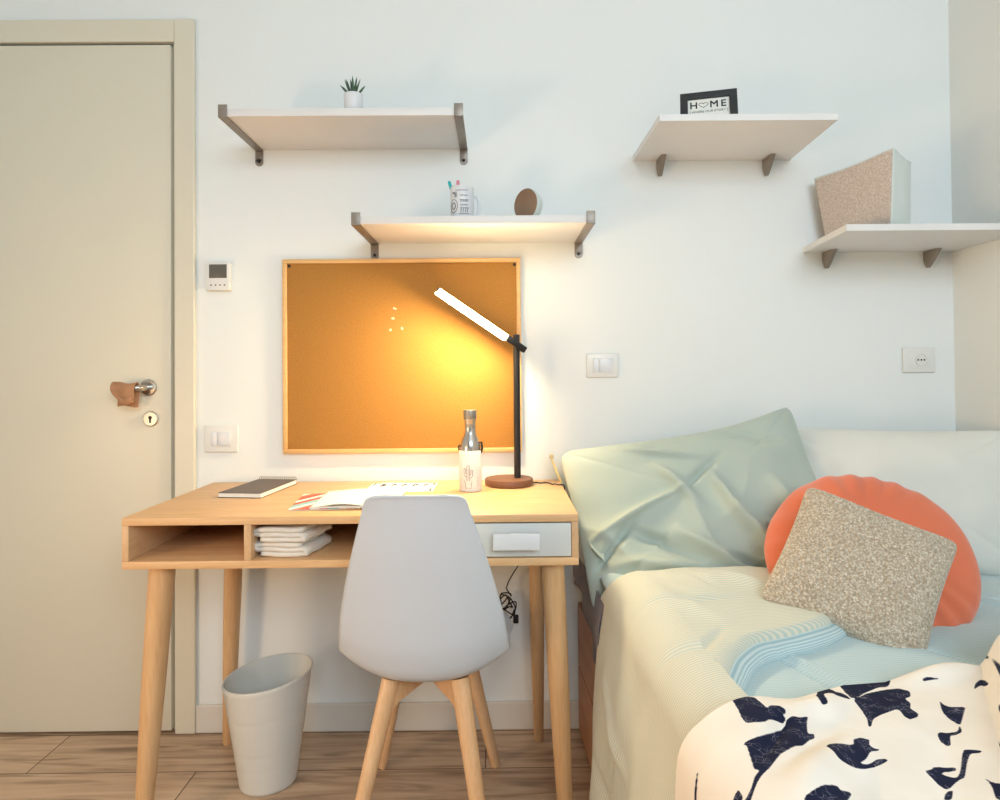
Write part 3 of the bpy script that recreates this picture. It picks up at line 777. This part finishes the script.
# ------------------------------------------------------------------ chair
chx = -.170
t = thing('shell_chair', 'white moulded shell chair on beech legs pulled up to the desk', 'chair', (chx, -.41, 0))
pr = np.array([  # y, z, half width, edge curl
    (-.690, .8335, .060, .000), (-.689, .8320, .080, .001), (-.687, .828, .095, .003), (-.684, .818, .105, .006), (-.676, .785, .114, .013), (-.657, .700, .139, .025), (-.638, .620, .160, .036),
    (-.620, .540, .178, .048), (-.602, .468, .187, .058), (-.568, .408, .190, .066), (-.490, .384, .192, .064), (-.395, .384, .194, .058),
    (-.310, .396, .203, .038), (-.248, .412, .190, .024), (-.222, .412, .176, .012), (-.212, .400, .160, .006)])
def cr(A, n):
    out = []
    for i in range(len(A) - 1):
        a, b_, c, d = A[max(i - 1, 0)], A[i], A[i + 1], A[min(i + 2, len(A) - 1)]
        for k in range(n):
            s = k / n; out.append(.5 * ((2 * b_) + (c - a) * s + (2 * a - 5 * b_ + 4 * c - d) * s * s + (3 * b_ - a - 3 * c + d) * s ** 3))
    return np.array(out + [A[-1]])
Q = cr(pr, 6); nu = 49; P = np.zeros((nu, len(Q), 3))
for j in range(len(Q)):
    y, z, hw, cu = Q[j]; a = Q[max(j - 1, 0)]; b_ = Q[min(j + 1, len(Q) - 1)]
    ty, tz = b_[0] - a[0], b_[1] - a[1]; l_ = math.hypot(ty, tz); ny, nz = -tz / l_, ty / l_   # inner normal
    for i in range(nu):
        u = -1 + 2 * i / (nu - 1); k = cu * abs(u) ** 2.4
        P[i, j] = (chx + hw * u, y + ny * k, z + nz * k )
o = obj('seat_shell', grid_mesh(P), plain('chair_shell_plastic', srgb(203, 210, 219), .36, var=.01), t, smooth=70); solidify(o, .0055, 0)
for sx in (-1, 1):
    for ytop, yfoot in ((-.515, -.622), (-.305, -.192)):
        bm = BM(); n = 8
        T = Vector((chx + sx * .078, ytop, .388)); F = Vector((chx + sx * ((.166 if sx < 0 else .143) if yfoot < -.4 else .156), yfoot, .0005))
        tube(bm, [T.lerp(F, k / n) for k in range(n + 1)], [.0225 - .0085 * k / n for k in range(n + 1)], 20, flat=.85)
        cn = Vector((chx + sx * .006, -.41, 0)); d = Vector((cn.x - T.x, cn.y - T.y, 0)); side = Vector((-d.y, d.x, 0)).normalized() * .017
        G = T.lerp(F, .17)
        pts = [Vector((T.x, T.y, .380)), Vector((G.x, G.y, G.z)), Vector((G.x, G.y, G.z)) + d * .28 + Vector((0, 0, .014)), Vector((cn.x, cn.y, .352)), Vector((cn.x, cn.y, .380))]
        prism(bm, [p - side for p in pts], side * 2)
        obj('leg', bm, M['beech'], t, smooth=40)
bm = BM(); lathe(bm, [(0, .378), (.10, .378), (.10, .381), (0, .382)], (chx, -.41, 0), 32); obj('seat_mount', bm, M['rubber'], t)

# ------------------------------------------------------------------ bed
def bedL(y): return .238 - .035 * y
BW = 1.095
t = thing('bed', 'low wood-veneer bed with drawers along its side, under the bedding', 'bed', (.80, -1.0, 0))
yb0, yb1 = -.015, -2.0
def slab(bm, off0, off1, y0, y1, z0, z1):
    pts = [(bedL(y0) + off0, y0, z0), (bedL(y0) + off1, y0, z0), (bedL(y1) + off1, y1, z0), (bedL(y1) + off0, y1, z0)]
    prism(bm, [Vector(p) for p in pts], (0, 0, z1 - z0))
bm = BM(); slab(bm, .012, BW, yb0, yb1, .0, .385); obj('frame', bm, M['bedwood'], t, smooth=0)
for y0, y1 in ((-.03, -.98), (-.99, -1.98)):
    for z0, z1 in ((.012, .200), (.205, .388)):
        bm = BM(); slab(bm, -.004, .0115, y0, y1, z0, z1); obj('drawer_front', bm, M['bedwood'], t, smooth=0)
# mattress with grey fitted sheet
def puffy_box(x_of, wd, y0, y1, z0, z1, rad, seed, amp, nu=60, nv=60, side_only=False):
    """rounded rectangular ring cross-section swept along y"""
    n = 64; Pn = np.zeros((n + 1, nv, 3)); hw, hh = wd / 2, (z1 - z0) / 2
    for i in range(n + 1):
        a = 2 * PI * i / n; ca, sa = math.cos(a), math.sin(a); p = 6
        r_ = 1 / ((abs(ca) ** p + abs(sa) ** p) ** (1 / p))
        for j in range(nv):
            v = j / (nv - 1); e = min(v, 1 - v) * abs(y1 - y0); en = 1 if e > rad else math.sqrt(max(0, 1 - (1 - e / rad) ** 2))
            y = y0 + (y1 - y0) * v
            k = 1 - (1 - en) * rad / hw; kz = 1 - (1 - en) * rad / hh
            w_ = amp * float(sn(i * .5, y * 14, seed, 1.0))
            Pn[i, j] = (x_of(y) + hw + (hw * k * ca * r_) + w_ * ca, y, (z0 + z1) / 2 + hh * kz * sa * r_)
    return Pn
mt = thing('mattress', 'mattress in a dark grey fitted sheet, showing at the left edge of the bed', 'mattress', (.80, -1.0, .388))
obj('sheeted_body', grid_mesh(puffy_box(lambda y: bedL(y) + .006, BW - .01, yb0 - .01, yb1, .389, .535, .03, 5, .004)), M['sheet'], mt, smooth=60)
# loose folds of the sheet hanging at the head corner
nu, nv = 40, 46; P = np.zeros((nu, nv, 3))
for i in range(nu):
    for j in range(nv):
        u = i / (nu - 1); v = j / (nv - 1); y = -.03 - .42 * u
        z = .53 - (.085 + .10 * smooth01((u - .05) / .9)) * v
        P[i, j] = (bedL(y) - .004 - .012 * math.sin(PI * min(1, v * 1.2)) + .006 * math.sin(u * 16 + v * 5) * v - .004 * v, y, z)
o = obj('loose_sheet_edge', grid_mesh(P), M['sheet'], mt, smooth=70); solidify(o, .003, 0)

# quilt spread over the mattress
def quilt_z(x, y):
    z = .552 + .006 * sn(x, y, 11, 9) + .0025 * sn(x, y, 12, 34)
    for c_, a_ in (((.40, -.62, .62, -1.10, .006), -.008), ((.43, -.62, .65, -1.10, .006), .006), ((.62, -.60, .90, -.95, .005), -.006), ((.95, -.35, 1.35, -.95, .012), .010), ((.85, -.85, 1.35, -.70, .02), .008), ((1.0, -.55, 1.36, -.50, .008), -.008)):
        z = z + a_ * crease(x, y, *c_)
    return z
nx, ny = 240, 260
xs = np.linspace(0, 1, nx); ys = np.linspace(-.10, -1.96, ny)
X, Y = np.meshgrid(xs, ys, indexing='ij')
X = (.238 - .035 * Y + .012) + X * (1.385 - .262 + .035 * Y); Z = quilt_z(X, Y)
edge = np.minimum((X - (.238 - .035 * Y + .012)) / .03, 1); Z = Z - .015 * (1 - edge) ** 2
Z = Z - .035 * smooth01((X - 1.33) / .055)
o = obj('quilt', grid_mesh(np.stack([X, Y, Z], -1), np.stack([X, Y], -1)), M['quilt'], loc=(.8, -1, .54), smooth=80); solidify(o, .012, -1)
tag(o, 'pale blue-green striped quilt spread flat over the bed', 'quilt')

# thick duvet folded over the left side
_gy = np.linspace(.3, 2.1, 721)
_gx = np.interp(_gy, [.40, .55, .70, .77, .80, .835, .90, .98, 1.06, 1.4, 2.0], [.84, .77, .69, .62, .555, .462, .402, .358, .332, .345, .36])
_k = np.hanning(27); _gx = np.convolve(np.pad(_gx, 13, 'edge'), _k / _k.sum(), 'valid')
def xr_of(y): return np.interp(-y, _gy, _gx)
def duvet_z(x, y):
    z = .612 + .010 * sn(x, y, 21, 8) + .0035 * sn(x, y, 23, 26)
    z = z + .010 * crease(x, y, .30, -.62, .44, -.78, .026) - .008 * crease(x, y, .30, -.70, .52, -.66, .012) + .012 * crease(x, y, .36, -.52, .60, -.60, .03) - .010 * crease(x, y, .30, -.95, .42, -.80, .010)
    z = z + .010 * crease(x, y, .45, -.48, .62, -.68, .02) - .008 * crease(x, y, .38, -.46, .47, -.62, .010)
    return z
ny = 300; nh, ns, nt = 60, 26, 110
yv = -.415 - 1.5 * (np.linspace(0, 1, ny) ** 1.25)
rows = []; uvs = []
for y in yv:
    t0 = (-.415 - y); open_ = min(1, t0 / .055); roll = math.sqrt(max(0, 1 - (1 - open_) ** 2))
    bl = bedL(y); xr = float(xr_of(y)); row = []
    zh = np.linspace(.035, .525, nh)
    dn = (1 - (zh - .035) / .49)
    fold = dn ** .9 * (.011 * np.sin(y * 17 + .6 + zh * 2) + .007 * np.sin(y * 41 + zh * 5)) + .003 * sn(zh * 0 + y, zh, 31, 16)
    fold = fold + .006 * sn(y * 1.0, zh, 33, 22) - .014 * crease(zh * 0 + y, zh, -.55, .40, -.78, .30, .016) + .012 * crease(zh * 0 + y, zh, -.50, .22, -.70, .12, .018) + .012 * crease(zh * 0 + y, zh, -.62, .12, -.68, .33, .014)
    xh = bl - .008 - .036 * dn - .010 * np.sin(PI * dn) + fold * min(1, .3 + t0 * 3)
    xh = np.minimum(xh, bl - .006)
    for a, b in zip(xh, zh): row.append((a + .012 * (1 - roll), y, b))
    # shoulder
    x0, z0 = xh[-1], zh[-1]; x1 = bl + .085; z1 = float(duvet_z(np.array(x1), np.array(y))) - .045 * (1 - roll)
    for k in range(1, ns + 1):
        a = k / ns * PI / 2; row.append((x0 + (x1 - x0) * (1 - math.cos(a)), y, z0 + (z1 - z0) * math.sin(a)))
    xt = np.linspace(x1, xr, nt)[1:]; zt_ = duvet_z(xt, y + 0 * xt) - .045 * (1 - roll)
    k = np.clip((xr - xt) / .030, 0, 1); zt_ = zt_ - .016 * (1 - np.sqrt(1 - (1 - k) ** 2))
    for a, b in zip(xt, zt_): row.append((a, y, b))
    row = np.array(row); d = np.r_[0, np.cumsum(np.hypot(np.diff(row[:, 0]), np.diff(row[:, 2])))]
    rows.append(row); uvs.append(np.stack([d, np.full_like(d, y)], -1))
P = np.transpose(np.array(rows), (1, 0, 2)); U = np.transpose(np.array(uvs), (1, 0, 2))
duv = thing('duvet', 'thick pale sage striped duvet hanging over the left side of the bed', 'duvet', (.35, -1.1, .04))
o = obj('cover', grid_mesh(P, U), M['duvet'], duv, smooth=80)
# lining: the turned-back edge below the top cloth
E = P[-1]; nv = 12; PL = np.zeros((len(E), nv, 3)); UL = np.zeros((len(E), nv, 2))
dE = np.gradient(E[:, :2], axis=0); nrm = np.stack([-dE[:, 1], dE[:, 0]], -1); nrm /= np.linalg.norm(nrm, axis=1, keepdims=True)
nrm *= np.sign(nrm[:, :1] + 1e-9)
sE = np.r_[0, np.cumsum(np.linalg.norm(np.diff(E, axis=0), axis=1))]
for j in range(nv):
    v = j / (nv - 1); out = .018 * math.sin(PI * v ** .7) + .012 * v
    z = E[:, 2] + (quilt_z(E[:, 0], E[:, 1]) - E[:, 2] + .001) * (1 - (1 - v) ** 1.3)
    PL[:, j, 0] = E[:, 0] + nrm[:, 0] * out + .003 * np.sin(sE * 55) * v; PL[:, j, 1] = E[:, 1] + nrm[:, 1] * out; PL[:, j, 2] = z
    UL[:, j] = np.stack([np.full(len(E), v * .06), sE], -1)
o = obj('lining', grid_mesh(PL, UL), M['lining'], duv, smooth=80, label='light blue striped lining of the turned edge')
B = P[:, 0]; PB = np.stack([B, B + np.array([0.02, .012, -.01]), B + np.array([.03, -.005, -.035])], 1)
obj('back_hem', grid_mesh(PB, np.stack([U[:, 0]] * 3, 1)), M['duvet'], duv, smooth=80)

# ------------------------------------------------------------------ cat-print throw
def px(x, y, h):   # where a mark seen in the photo lies on the throw: level h above the floor
    d = (1.085 - h) * 666.0 / (y - 370.0); return ((x - 497) / 666.0 * d, -2.04 + d)
cA = lambda L: [(640 + a / 5.556, 680 + b / 5.556) for a, b in L]
cB = lambda L: [(820 + a / 5.0, 640 + b / 5.0) for a, b in L]
cC = lambda L: [(720 + a / 3.571, 620 + b / 3.571) for a, b in L]
cats = [
 cA([(483,125),(560,112),(610,120),(645,150),(680,180),(690,165),(740,165),(755,172),(775,185),(770,205),(752,205),(772,235),(750,255),(715,240),(680,235),(650,255),(570,262),(545,240),(520,180)]),
 cA([(550,365),(620,335),(700,300),(770,275),(775,240),(820,220),(850,228),(892,215),(885,250),(890,320),(925,318),(930,345),(895,355),(860,385),(820,385),(760,430),(700,470),(640,510),(610,490),(585,430),(570,380)]),
 cA([(270,690),(300,640),(345,610),(350,590),(420,530),(440,560),(460,620),(470,690)]),
 cA([(760,425),(700,500),(640,545),(600,610),(570,690),(520,690),(530,640),(560,600),(600,570),(620,520)]),
 cC([(332,265),(350,258),(380,262),(430,285),(445,300),(400,287),(370,275),(355,285),(362,308),(340,316),(332,295)]),
 cB([(65,243),(150,232),(250,220),(330,218),(335,235),(310,262),(270,262),(200,290),(150,312),(120,312),(100,280)]),
 cB([(130,315),(220,290),(300,275),(370,268),(425,282),(430,310),(400,320),(430,345),(425,370),(465,395),(460,412),(420,425),(395,410),(370,375),(350,375),(280,400),(240,420),(228,462),(215,455),(210,420),(180,375)]),
 cB([(485,215),(510,205),(570,214),(520,222),(488,230)]),
 cB([(572,330),(590,350),(620,365),(705,365),(695,395),(680,455),(660,450),(610,415),(585,385)]),
 cB([(672,452),(690,490),(662,505),(625,510),(630,555),(610,562),(570,535),(555,500),(570,488),(610,495),(668,488)]),
 cB([(780,100),(800,92),(840,105),(850,120),(820,120),(785,130)]),
 cB([(745,280),(755,245),(775,228),(820,228),(845,245),(820,262),(780,258)]),
 cB([(850,110),(880,130),(915,165),(930,225),(905,215),(875,150)]),
 cB([(0,550),(130,545),(135,520),(170,512),(215,522),(210,545),(235,565),(268,570),(260,578),(215,578),(190,610),(150,630),(200,640),(250,620),(300,618),(310,630),(270,650),(200,662),(140,655),(100,640),(50,610)]),
 cB([(487,680),(520,672),(535,660),(655,668),(655,685),(580,690),(575,700),(640,720),(665,715),(680,680),(690,600),(700,578),(785,585),(780,598),(730,600),(715,640),(700,720),(680,728),(655,740),(620,770),(595,778),(560,755),(520,715)]),
 cB([(785,708),(830,745),(900,755),(960,760),(960,860),(850,830),(830,760)]),
 cC([(275,650),(325,605),(345,598),(385,600),(390,615),(425,625),(437,632),(420,660),(400,700),(300,690)]),
 cB([(585,830),(590,800),(610,785),(635,782),(625,830)]),
 cB([(865,530),(900,565),(925,600),(880,570)]), cB([(890,345),(915,360),(930,410),(893,385)]),
 cC([(120,278),(160,274),(150,282),(125,281)]),
]
def inside(x, y, poly):
    c = np.zeros(x.shape, bool); n = len(poly)
    for i in range(n):
        x0, y0 = poly[i]; x1, y1 = poly[(i + 1) % n]
        if y0 == y1: continue
        c ^= ((y0 > y) != (y1 > y)) & (x < (x1 - x0) * (y - y0) / (y1 - y0) + x0)
    return c
def throw_back(x): return np.interp(x, [.10, .27, .40, .53, .70, .82, 1.0, 1.4], [-1.16, -1.150, -1.085, -1.008, -.962, -.935, -.87, -.80])
def throw_z(x, y):
    side = smooth01((x - xr_of(y) + .02) / .14)
    z = (duvet_z(x, y) + .014) * (1 - side) + (.592) * side
    z = z + .010 * sn(x, y, 41, 9) * smooth01((x - .3) / .1)
    z = z + .050 * smooth01((x - (.79 + (y + .94) * .62)) / .045) * smooth01((x - .4) / .2)            # raised fold on the right
    z = z + .020 * crease(x, y, .62, -1.0, .80, -.93, .02) + .018 * crease(x, y, .36, -1.16, .52, -1.05, .020) - .012 * crease(x, y, .30, -1.27, .40, -1.12, .012)
    z = z + .018 * crease(x, y, .31, -1.34, .47, -1.16, .020) - .006 * crease(x, y, .30, -1.30, .42, -1.17, .014) - .010 * crease(x, y, .50, -1.30, .62, -1.10, .03)
    return z
def settle(a, b):      # where the mark lies on the folded cloth
    h = .62
    for _ in range(12):
        x, y = px(a, b, h); h = .5 * h + .5 * float(throw_z(np.array(x), np.array(y)))
    return x, y
cats[2] = [(a + 20, b) for a, b in cats[2]]
cats.append([(698, 736), (690, 745), (682, 770), (676, 800), (682, 812), (689, 782), (691, 764)])
def soften(c):         # round the drawn outline a little
    out = []
    for k in range(len(c)):
        (a, b), (d, e) = c[k], c[(k + 1) % len(c)]
        out += [(a * .83 + d * .17, b * .83 + e * .17), (a * .17 + d * .83, b * .17 + e * .83)]
    return out
polys = [[settle(a, b) for a, b in soften(c)] for c in cats]
# more of the same print where the photo does not reach
base_ = polys[1]; cx0 = sum(p[0] for p in base_) / len(base_); cy0 = sum(p[1] for p in base_) / len(base_)
for (ox, oy, an_) in ((.95, -1.05, .6), (1.15, -1.0, 2.2), (1.05, -1.2, 4), (.80, -1.34, 1), (1.2, -1.35, 5), (.35, -1.45, 2), (.60, -1.5, .3), (.9, -1.55, 3.6), (1.2, -1.6, 1.5), (.08, -1.25, 2.5), (.10, -1.45, .9)):
    polys.append([((a - cx0) * math.cos(an_) - (b - cy0) * math.sin(an_) + ox, (a - cx0) * math.sin(an_) + (b - cy0) * math.cos(an_) + oy) for a, b in base_])
fine = np.r_[np.linspace(.0, .66, 331), np.linspace(.664, 1.128, 118)[1:]]   # across, from the shoulder
rowv = np.r_[np.linspace(0, .42, 230), np.linspace(.43, .85, 60)]
hang = np.linspace(-.36, 0, 90)[:-1]
A = np.r_[hang, fine]; na = len(A)
P = np.zeros((na, len(rowv), 3)); TX = np.zeros((na, len(rowv))); TY = TX.copy()
for j, rv in enumerate(rowv):
    # hang part
    yb_ = throw_back(.27) - rv
    xs_ = bedL(yb_) - .040
    zs = float(duvet_z(np.array(bedL(yb_) + .085), np.array(yb_))) + .014
    x = np.zeros(na); z = np.zeros(na); y = np.zeros(na)
    SH = .075
    for i, a in enumerate(A):
        if a < 0:
            x[i] = xs_ - .018 * (-a / .36) + .010 * math.sin(rv * 28 + a * 6) * (-a / .36); y[i] = yb_ + .03 * a; z[i] = .555 + a
        else:
            xx = min(xs_ + a, 1.392); y[i] = float(throw_back(xx)) - rv
            x[i] = xx; z[i] = np.nan
    m = ~np.isnan(z) == False
    zz = throw_z(x[m], y[m]); k = np.clip((x[m] - xs_) / SH, 0, 1)
    sh = np.sqrt(np.clip(1 - (1 - k) ** 2.2, 0, 1)); z[m] = .555 + (zz - .555) * sh
    P[:, j] = np.stack([x, y, z], -1); TX[:, j] = np.where(A < 0, xs_ + A, x); TY[:, j] = y
mask = np.zeros(TX.shape)
eps = .0006
for pl in polys:
    a = np.array(pl)
    sel = (TX > a[:, 0].min() - .01) & (TX < a[:, 0].max() + .01) & (TY > a[:, 1].min() - .01) & (TY < a[:, 1].max() + .01)
    if not sel.any(): continue
    tx, ty = TX[sel], TY[sel]; acc = np.zeros(tx.shape)
    for dx in (-eps, 0, eps):
        for dy in (-eps, 0, eps): acc += inside(tx + dx, ty + dy, pl)
    mask[sel] = np.maximum(mask[sel], acc / 9)
def throw_mat():
    t_ = NT('cat_print_fleece'); at = t_.n('ShaderNodeAttribute', attribute_name='print'); co = t_.coord(uv=True)
    n0 = t_.n('ShaderNodeTexNoise'); n0.inputs['Scale'].default_value = 12; t_.l(co, n0.inputs['Vector'])
    base = t_.ramp(n0.outputs[0], [(.3, srgb(240, 230, 218)), (.7, srgb(246, 238, 228))])
    v = t_.n('ShaderNodeTexVoronoi', feature='DISTANCE_TO_EDGE'); v.inputs['Scale'].default_value = 150; t_.l(co, v.inputs['Vector'])
    n1 = t_.n('ShaderNodeTexNoise'); n1.inputs['Scale'].default_value = 40; t_.l(co, n1.inputs['Vector'])
    line = t_.ramp(v.outputs['Distance'], [(.0, (1, 1, 1, 1)), (.06, (0, 0, 0, 1))]); gate = t_.ramp(n1.outputs[0], [(.5, (0, 0, 0, 1)), (.58, (.55, .55, .55, 1))])
    f = t_.mix(1.0, line, gate, 'MULTIPLY')
    cat = t_.mix(f, srgb(30, 34, 58), srgb(150, 148, 160))
    t_.l(t_.mix(t_.ramp(at.outputs['Fac'], [(.3, (0, 0, 0, 1)), (.7, (1, 1, 1, 1))]), base, cat), t_.b.inputs['Base Color'])
    t_.b.inputs['Roughness'].default_value = .95; t_.b.inputs['Specular IOR Level'].default_value = .15
    n2 = t_.n('ShaderNodeTexNoise'); n2.inputs['Scale'].default_value = 600; t_.l(co, n2.inputs['Vector']); t_.bump(n2.outputs[0], .3, .001)
    return t_.m
o = obj('cat_print_throw', grid_mesh(P, np.stack([TX, TY], -1), mask), throw_mat(), loc=(.6, -1.3, .58), smooth=80); solidify(o, .006, -1)
tag(o, 'cream throw blanket printed with dark navy cats at the front of the bed', 'blanket')

# ------------------------------------------------------------------ pillows and cushions
def pillow(org, ux, vy, hw, hh, T, fn=None, p=2.6, pinch=.06, nu=110, nv=84, bend=None, bfac=1.0, rnd=14, inplane=None):
    """both faces of a cushion; org is its centre, ux / vy unit axes, the front faces ux x vy"""
    ux = np.array(ux, float); ux /= np.linalg.norm(ux); vy = np.array(vy, float); vy -= ux * vy.dot(ux); vy /= np.linalg.norm(vy)
    nn = np.cross(ux, vy)
    u = np.sin(np.linspace(-1, 1, nu) * PI / 2); v = np.sin(np.linspace(-1, 1, nv) * PI / 2)
    Ug, Vg = np.meshgrid(u, v, indexing='ij')
    sx = hw * Ug * (1 - pinch * (1 - Vg ** 2) * np.abs(Ug) ** 2); sy = hh * Vg * (1 - pinch * 1.2 * (1 - Ug ** 2) * np.abs(Vg) ** 2)
    cr_ = np.maximum(np.abs(Ug), np.abs(Vg)) / np.maximum(1e-9, (np.abs(Ug) ** rnd + np.abs(Vg) ** rnd) ** (1 / rnd)); sx = sx * cr_; sy = sy * cr_
    if inplane is not None: sy = sy + inplane(Ug, Vg)
    prof = ((1 - np.abs(Ug) ** p) * (1 - np.abs(Vg) ** p)); prof = np.clip(prof, 0, 1) ** .5
    meshes = []
    out = []
    for s in (1, -1):
        h = s * T * prof * (1 if s > 0 else bfac)
        if fn is not None and s > 0: h = h + fn(Ug, Vg) * np.clip(prof * 2.2, 0, 1)
        bx = np.zeros_like(h) if bend is None else bend(Ug, Vg)
        Pw = np.array(org)[None, None] + sx[..., None] * ux + sy[..., None] * vy + (h + bx)[..., None] * nn
        out.append(Pw)
    # one closed sheet: front then back mirrored
    F, K = out; full = np.concatenate([F, K[::-1][1:]], 0)
    uvF = np.stack([sx, sy], -1); full_uv = np.concatenate([uvF, uvF[::-1][1:] + np.array([2 * hw, 0])], 0)
    return full, full_uv
def pillow_obj(name, data, mat, label, cat, loc, parent=None, group=None):
    me = grid_mesh(*data)
    b = bmesh.new(); b.from_mesh(me); bmesh.ops.remove_doubles(b, verts=b.verts, dist=1e-5); b.to_mesh(me); b.free()
    o = obj(name, me, mat, parent, loc=loc, smooth=180)
    if parent is None: tag(o, label, cat, group)
    return o
# ivory pillow at the wall
def f_ivory(U, V): return .006 * sn(U, V, 51, 3.0) + .003 * sn(U, V, 52, 8) + .008 * crease(U, V, -.9, .8, -.3, .3, .09)
pillow_obj('pillow', pillow((1.080, -.215, .728), (1, -.28, -.005), (.1, .40, .90), .320, .205, .088, f_ivory), M['ivory'],
           'plain ivory pillow leaning on the wall at the right end of the bed', 'pillow', (1.075, -.22, .56), group='bed pillows')
# sage pillow
def f_sage(U, V):
    z = .010 * sn(U, V, 61, 3.2) + .004 * sn(U, V, 63, 9)
    q1 = U * .8 + V * .9 + .25 * sn(U, V, 64, 2.5); q2 = -U * .75 + V * .8 + .3 * sn(U, V, 65, 2.2)
    z = z + .014 * (1 - np.abs(np.sin(q1 * 4.2 + 1))) ** 3 * smooth01((.35 - V) / .8) + .010 * (1 - np.abs(np.sin(q2 * 5.0))) ** 3 * smooth01((U + .2) / .8 + .1) * smooth01((.6 - V))
    for c_, a_ in (((-.95, -.25, -.1, .15, .035), .016), ((-.30, .55, -.05, -.15, .05), .018), ((-.15, .1, .25, .55, .04), -.010), ((.10, .30, .22, -.45, .045), .020),
                   ((.18, -.15, .42, -.80, .05), .026), ((.30, -.35, .95, -.85, .05), .022), ((.35, -.60, .80, -.65, .05), -.030), ((.55, .1, .72, -.6, .05), .016), ((-.8, -.55, -.2, -.75, .06), .022),
                   ((-.65, -.2, -.15, -.70, .05), -.018), ((-.3, -.3, .1, -.8, .05), .018), ((-.5, .85, .1, .5, .04), .012), ((.3, .9, .8, .5, .06), -.010), ((-.95, -.6, -.55, -.1, .04), -.016), ((.05, -.65, .3, -.9, .04), -.02)):
        z = z + 1.5 * a_ * crease(U, V, *c_)
    return z
ps = pillow((.540, -.228, .716), (.985, .02, .150), (-.05, .47, .80), .345, .243, .088, f_sage, nu=180, nv=140, pinch=.035,
            bend=lambda U, V: .02 * V ** 2, inplane=lambda U, V: -.030 * np.clip(-U - .0, 0, 1) ** 1.3 * np.clip(V, 0, 1) - .038 * (1 - U ** 2) * (1 + .3 * U) * np.clip(V, 0, 1))
sage = pillow_obj('pillow', ps, M['sage'], 'crumpled sage green pillow leaning on the wall at the left end of the bed', 'pillow', (.535, -.30, .56), group='bed pillows')
# open end flap of the sage pillowcase
nu, nv = 60, 40; P = np.zeros((nu, nv, 3)); Uf = np.zeros((nu, nv, 2))
for i in range(nu):
    for j in range(nv):
        u = .82 * i / (nu - 1); v = j / (nv - 1)
        a = Vector((.205, -.085, .800)).lerp(Vector((.262, -.40, .555)), u); a += Vector((.03 * math.sin(PI * u), 0, 0))
        b_ = Vector((.208, -.060, .790)).lerp(Vector((.246, -.34, .600)), u)
        p = a.lerp(b_, v) + Vector((-.010 * math.sin(PI * v) * (1 + .6 * math.sin(u * 19)), 0, .004 * math.sin(u * 23 + v * 4)))
        P[i, j] = p; Uf[i, j] = (u * .5, v * .08)
fl = obj('pillowcase_flap', grid_mesh(P, Uf), M['sage'], sage, smooth=80); solidify(fl, .003, 0)
# orange round cushion
nn = np.array((-.24, -.71, .66)); nn /= np.linalg.norm(nn)
d1 = np.array((.28, -.30, -.22)); d1 /= np.linalg.norm(d1); d2 = np.cross(nn, d1)
nr, na_ = 44, 180; oc = np.array((.822, -.550, .660)); Rr = .212; Tt = .062
rows_ = []
for s in (1, -1):
    rr_ = np.sin(np.linspace(0, 1, nr) * PI / 2); rr_ = rr_ if s > 0 else rr_[::-1][1:]
    for r_ in rr_:
        a = np.linspace(0, 2 * PI, na_); prof = max(0, 1 - r_ ** 3.2) ** .5
        gather = .0085 * np.sin(a * 19 + 3 * np.sin(a * 3)) * max(0, (r_ - .55) / .45) * prof ** .5 * np.clip(.35 + np.sin(a * 2.0 + 2.4 + np.sin(a)), 0, 1)
        h = s * (Tt * prof + gather + .006 * np.sin(2 * a + 1) * prof )
        rad = Rr * r_ * (1 + .010 * np.sin(a * 5 + 1) * r_ ** 4)
        rows_.append(oc[None] + (rad * np.cos(a))[:, None] * d1 + (rad * np.sin(a))[:, None] * d2 + h[:, None] * nn)
P = np.array(rows_); uvp = np.stack(np.meshgrid(np.linspace(0, .4, P.shape[0]), np.linspace(0, 1.2, P.shape[1]), indexing='ij'), -1)
pillow_obj('round_cushion', (P, uvp), M['orange'], 'round orange cushion propped behind the beige boucle cushion', 'cushion', (.85, -.53, .56), group='decorative cushions')
# boucle cushion
def f_b(U, V): return .004 * sn(U, V, 71, 3) + .0016 * sn(U, V, 72, 55, 9) + .0014 * sn(U, V, 73, 90, 9)
uu = np.array((.235, -.15, -.092)); vv = np.array((.14, .13, .19))
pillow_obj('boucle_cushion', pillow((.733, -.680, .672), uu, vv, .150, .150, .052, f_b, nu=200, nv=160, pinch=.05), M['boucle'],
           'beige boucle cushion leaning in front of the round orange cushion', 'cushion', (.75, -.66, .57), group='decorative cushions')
# knotted tie hanging beside the desk edge
bm = BM(); tube(bm, smooth_path([(.158, -.055, .823), (.166, -.075, .80), (.174, -.088, .778), (.184, -.092, .757)]), [.0035] * 19, 8)
lathe(bm, [(0, -.008), (.006, -.004), (.007, .002), (.004, .007), (0, .008)], (.158, -.055, .828), 12)
o = obj('knotted_tie', bm, fabric('cream_tape', srgb(226, 206, 150), uv=False), loc=(.18, -.13, .755), smooth=60)
tag(o, 'thin cream tie with a knot between the desk corner and the sage pillow', 'tie')
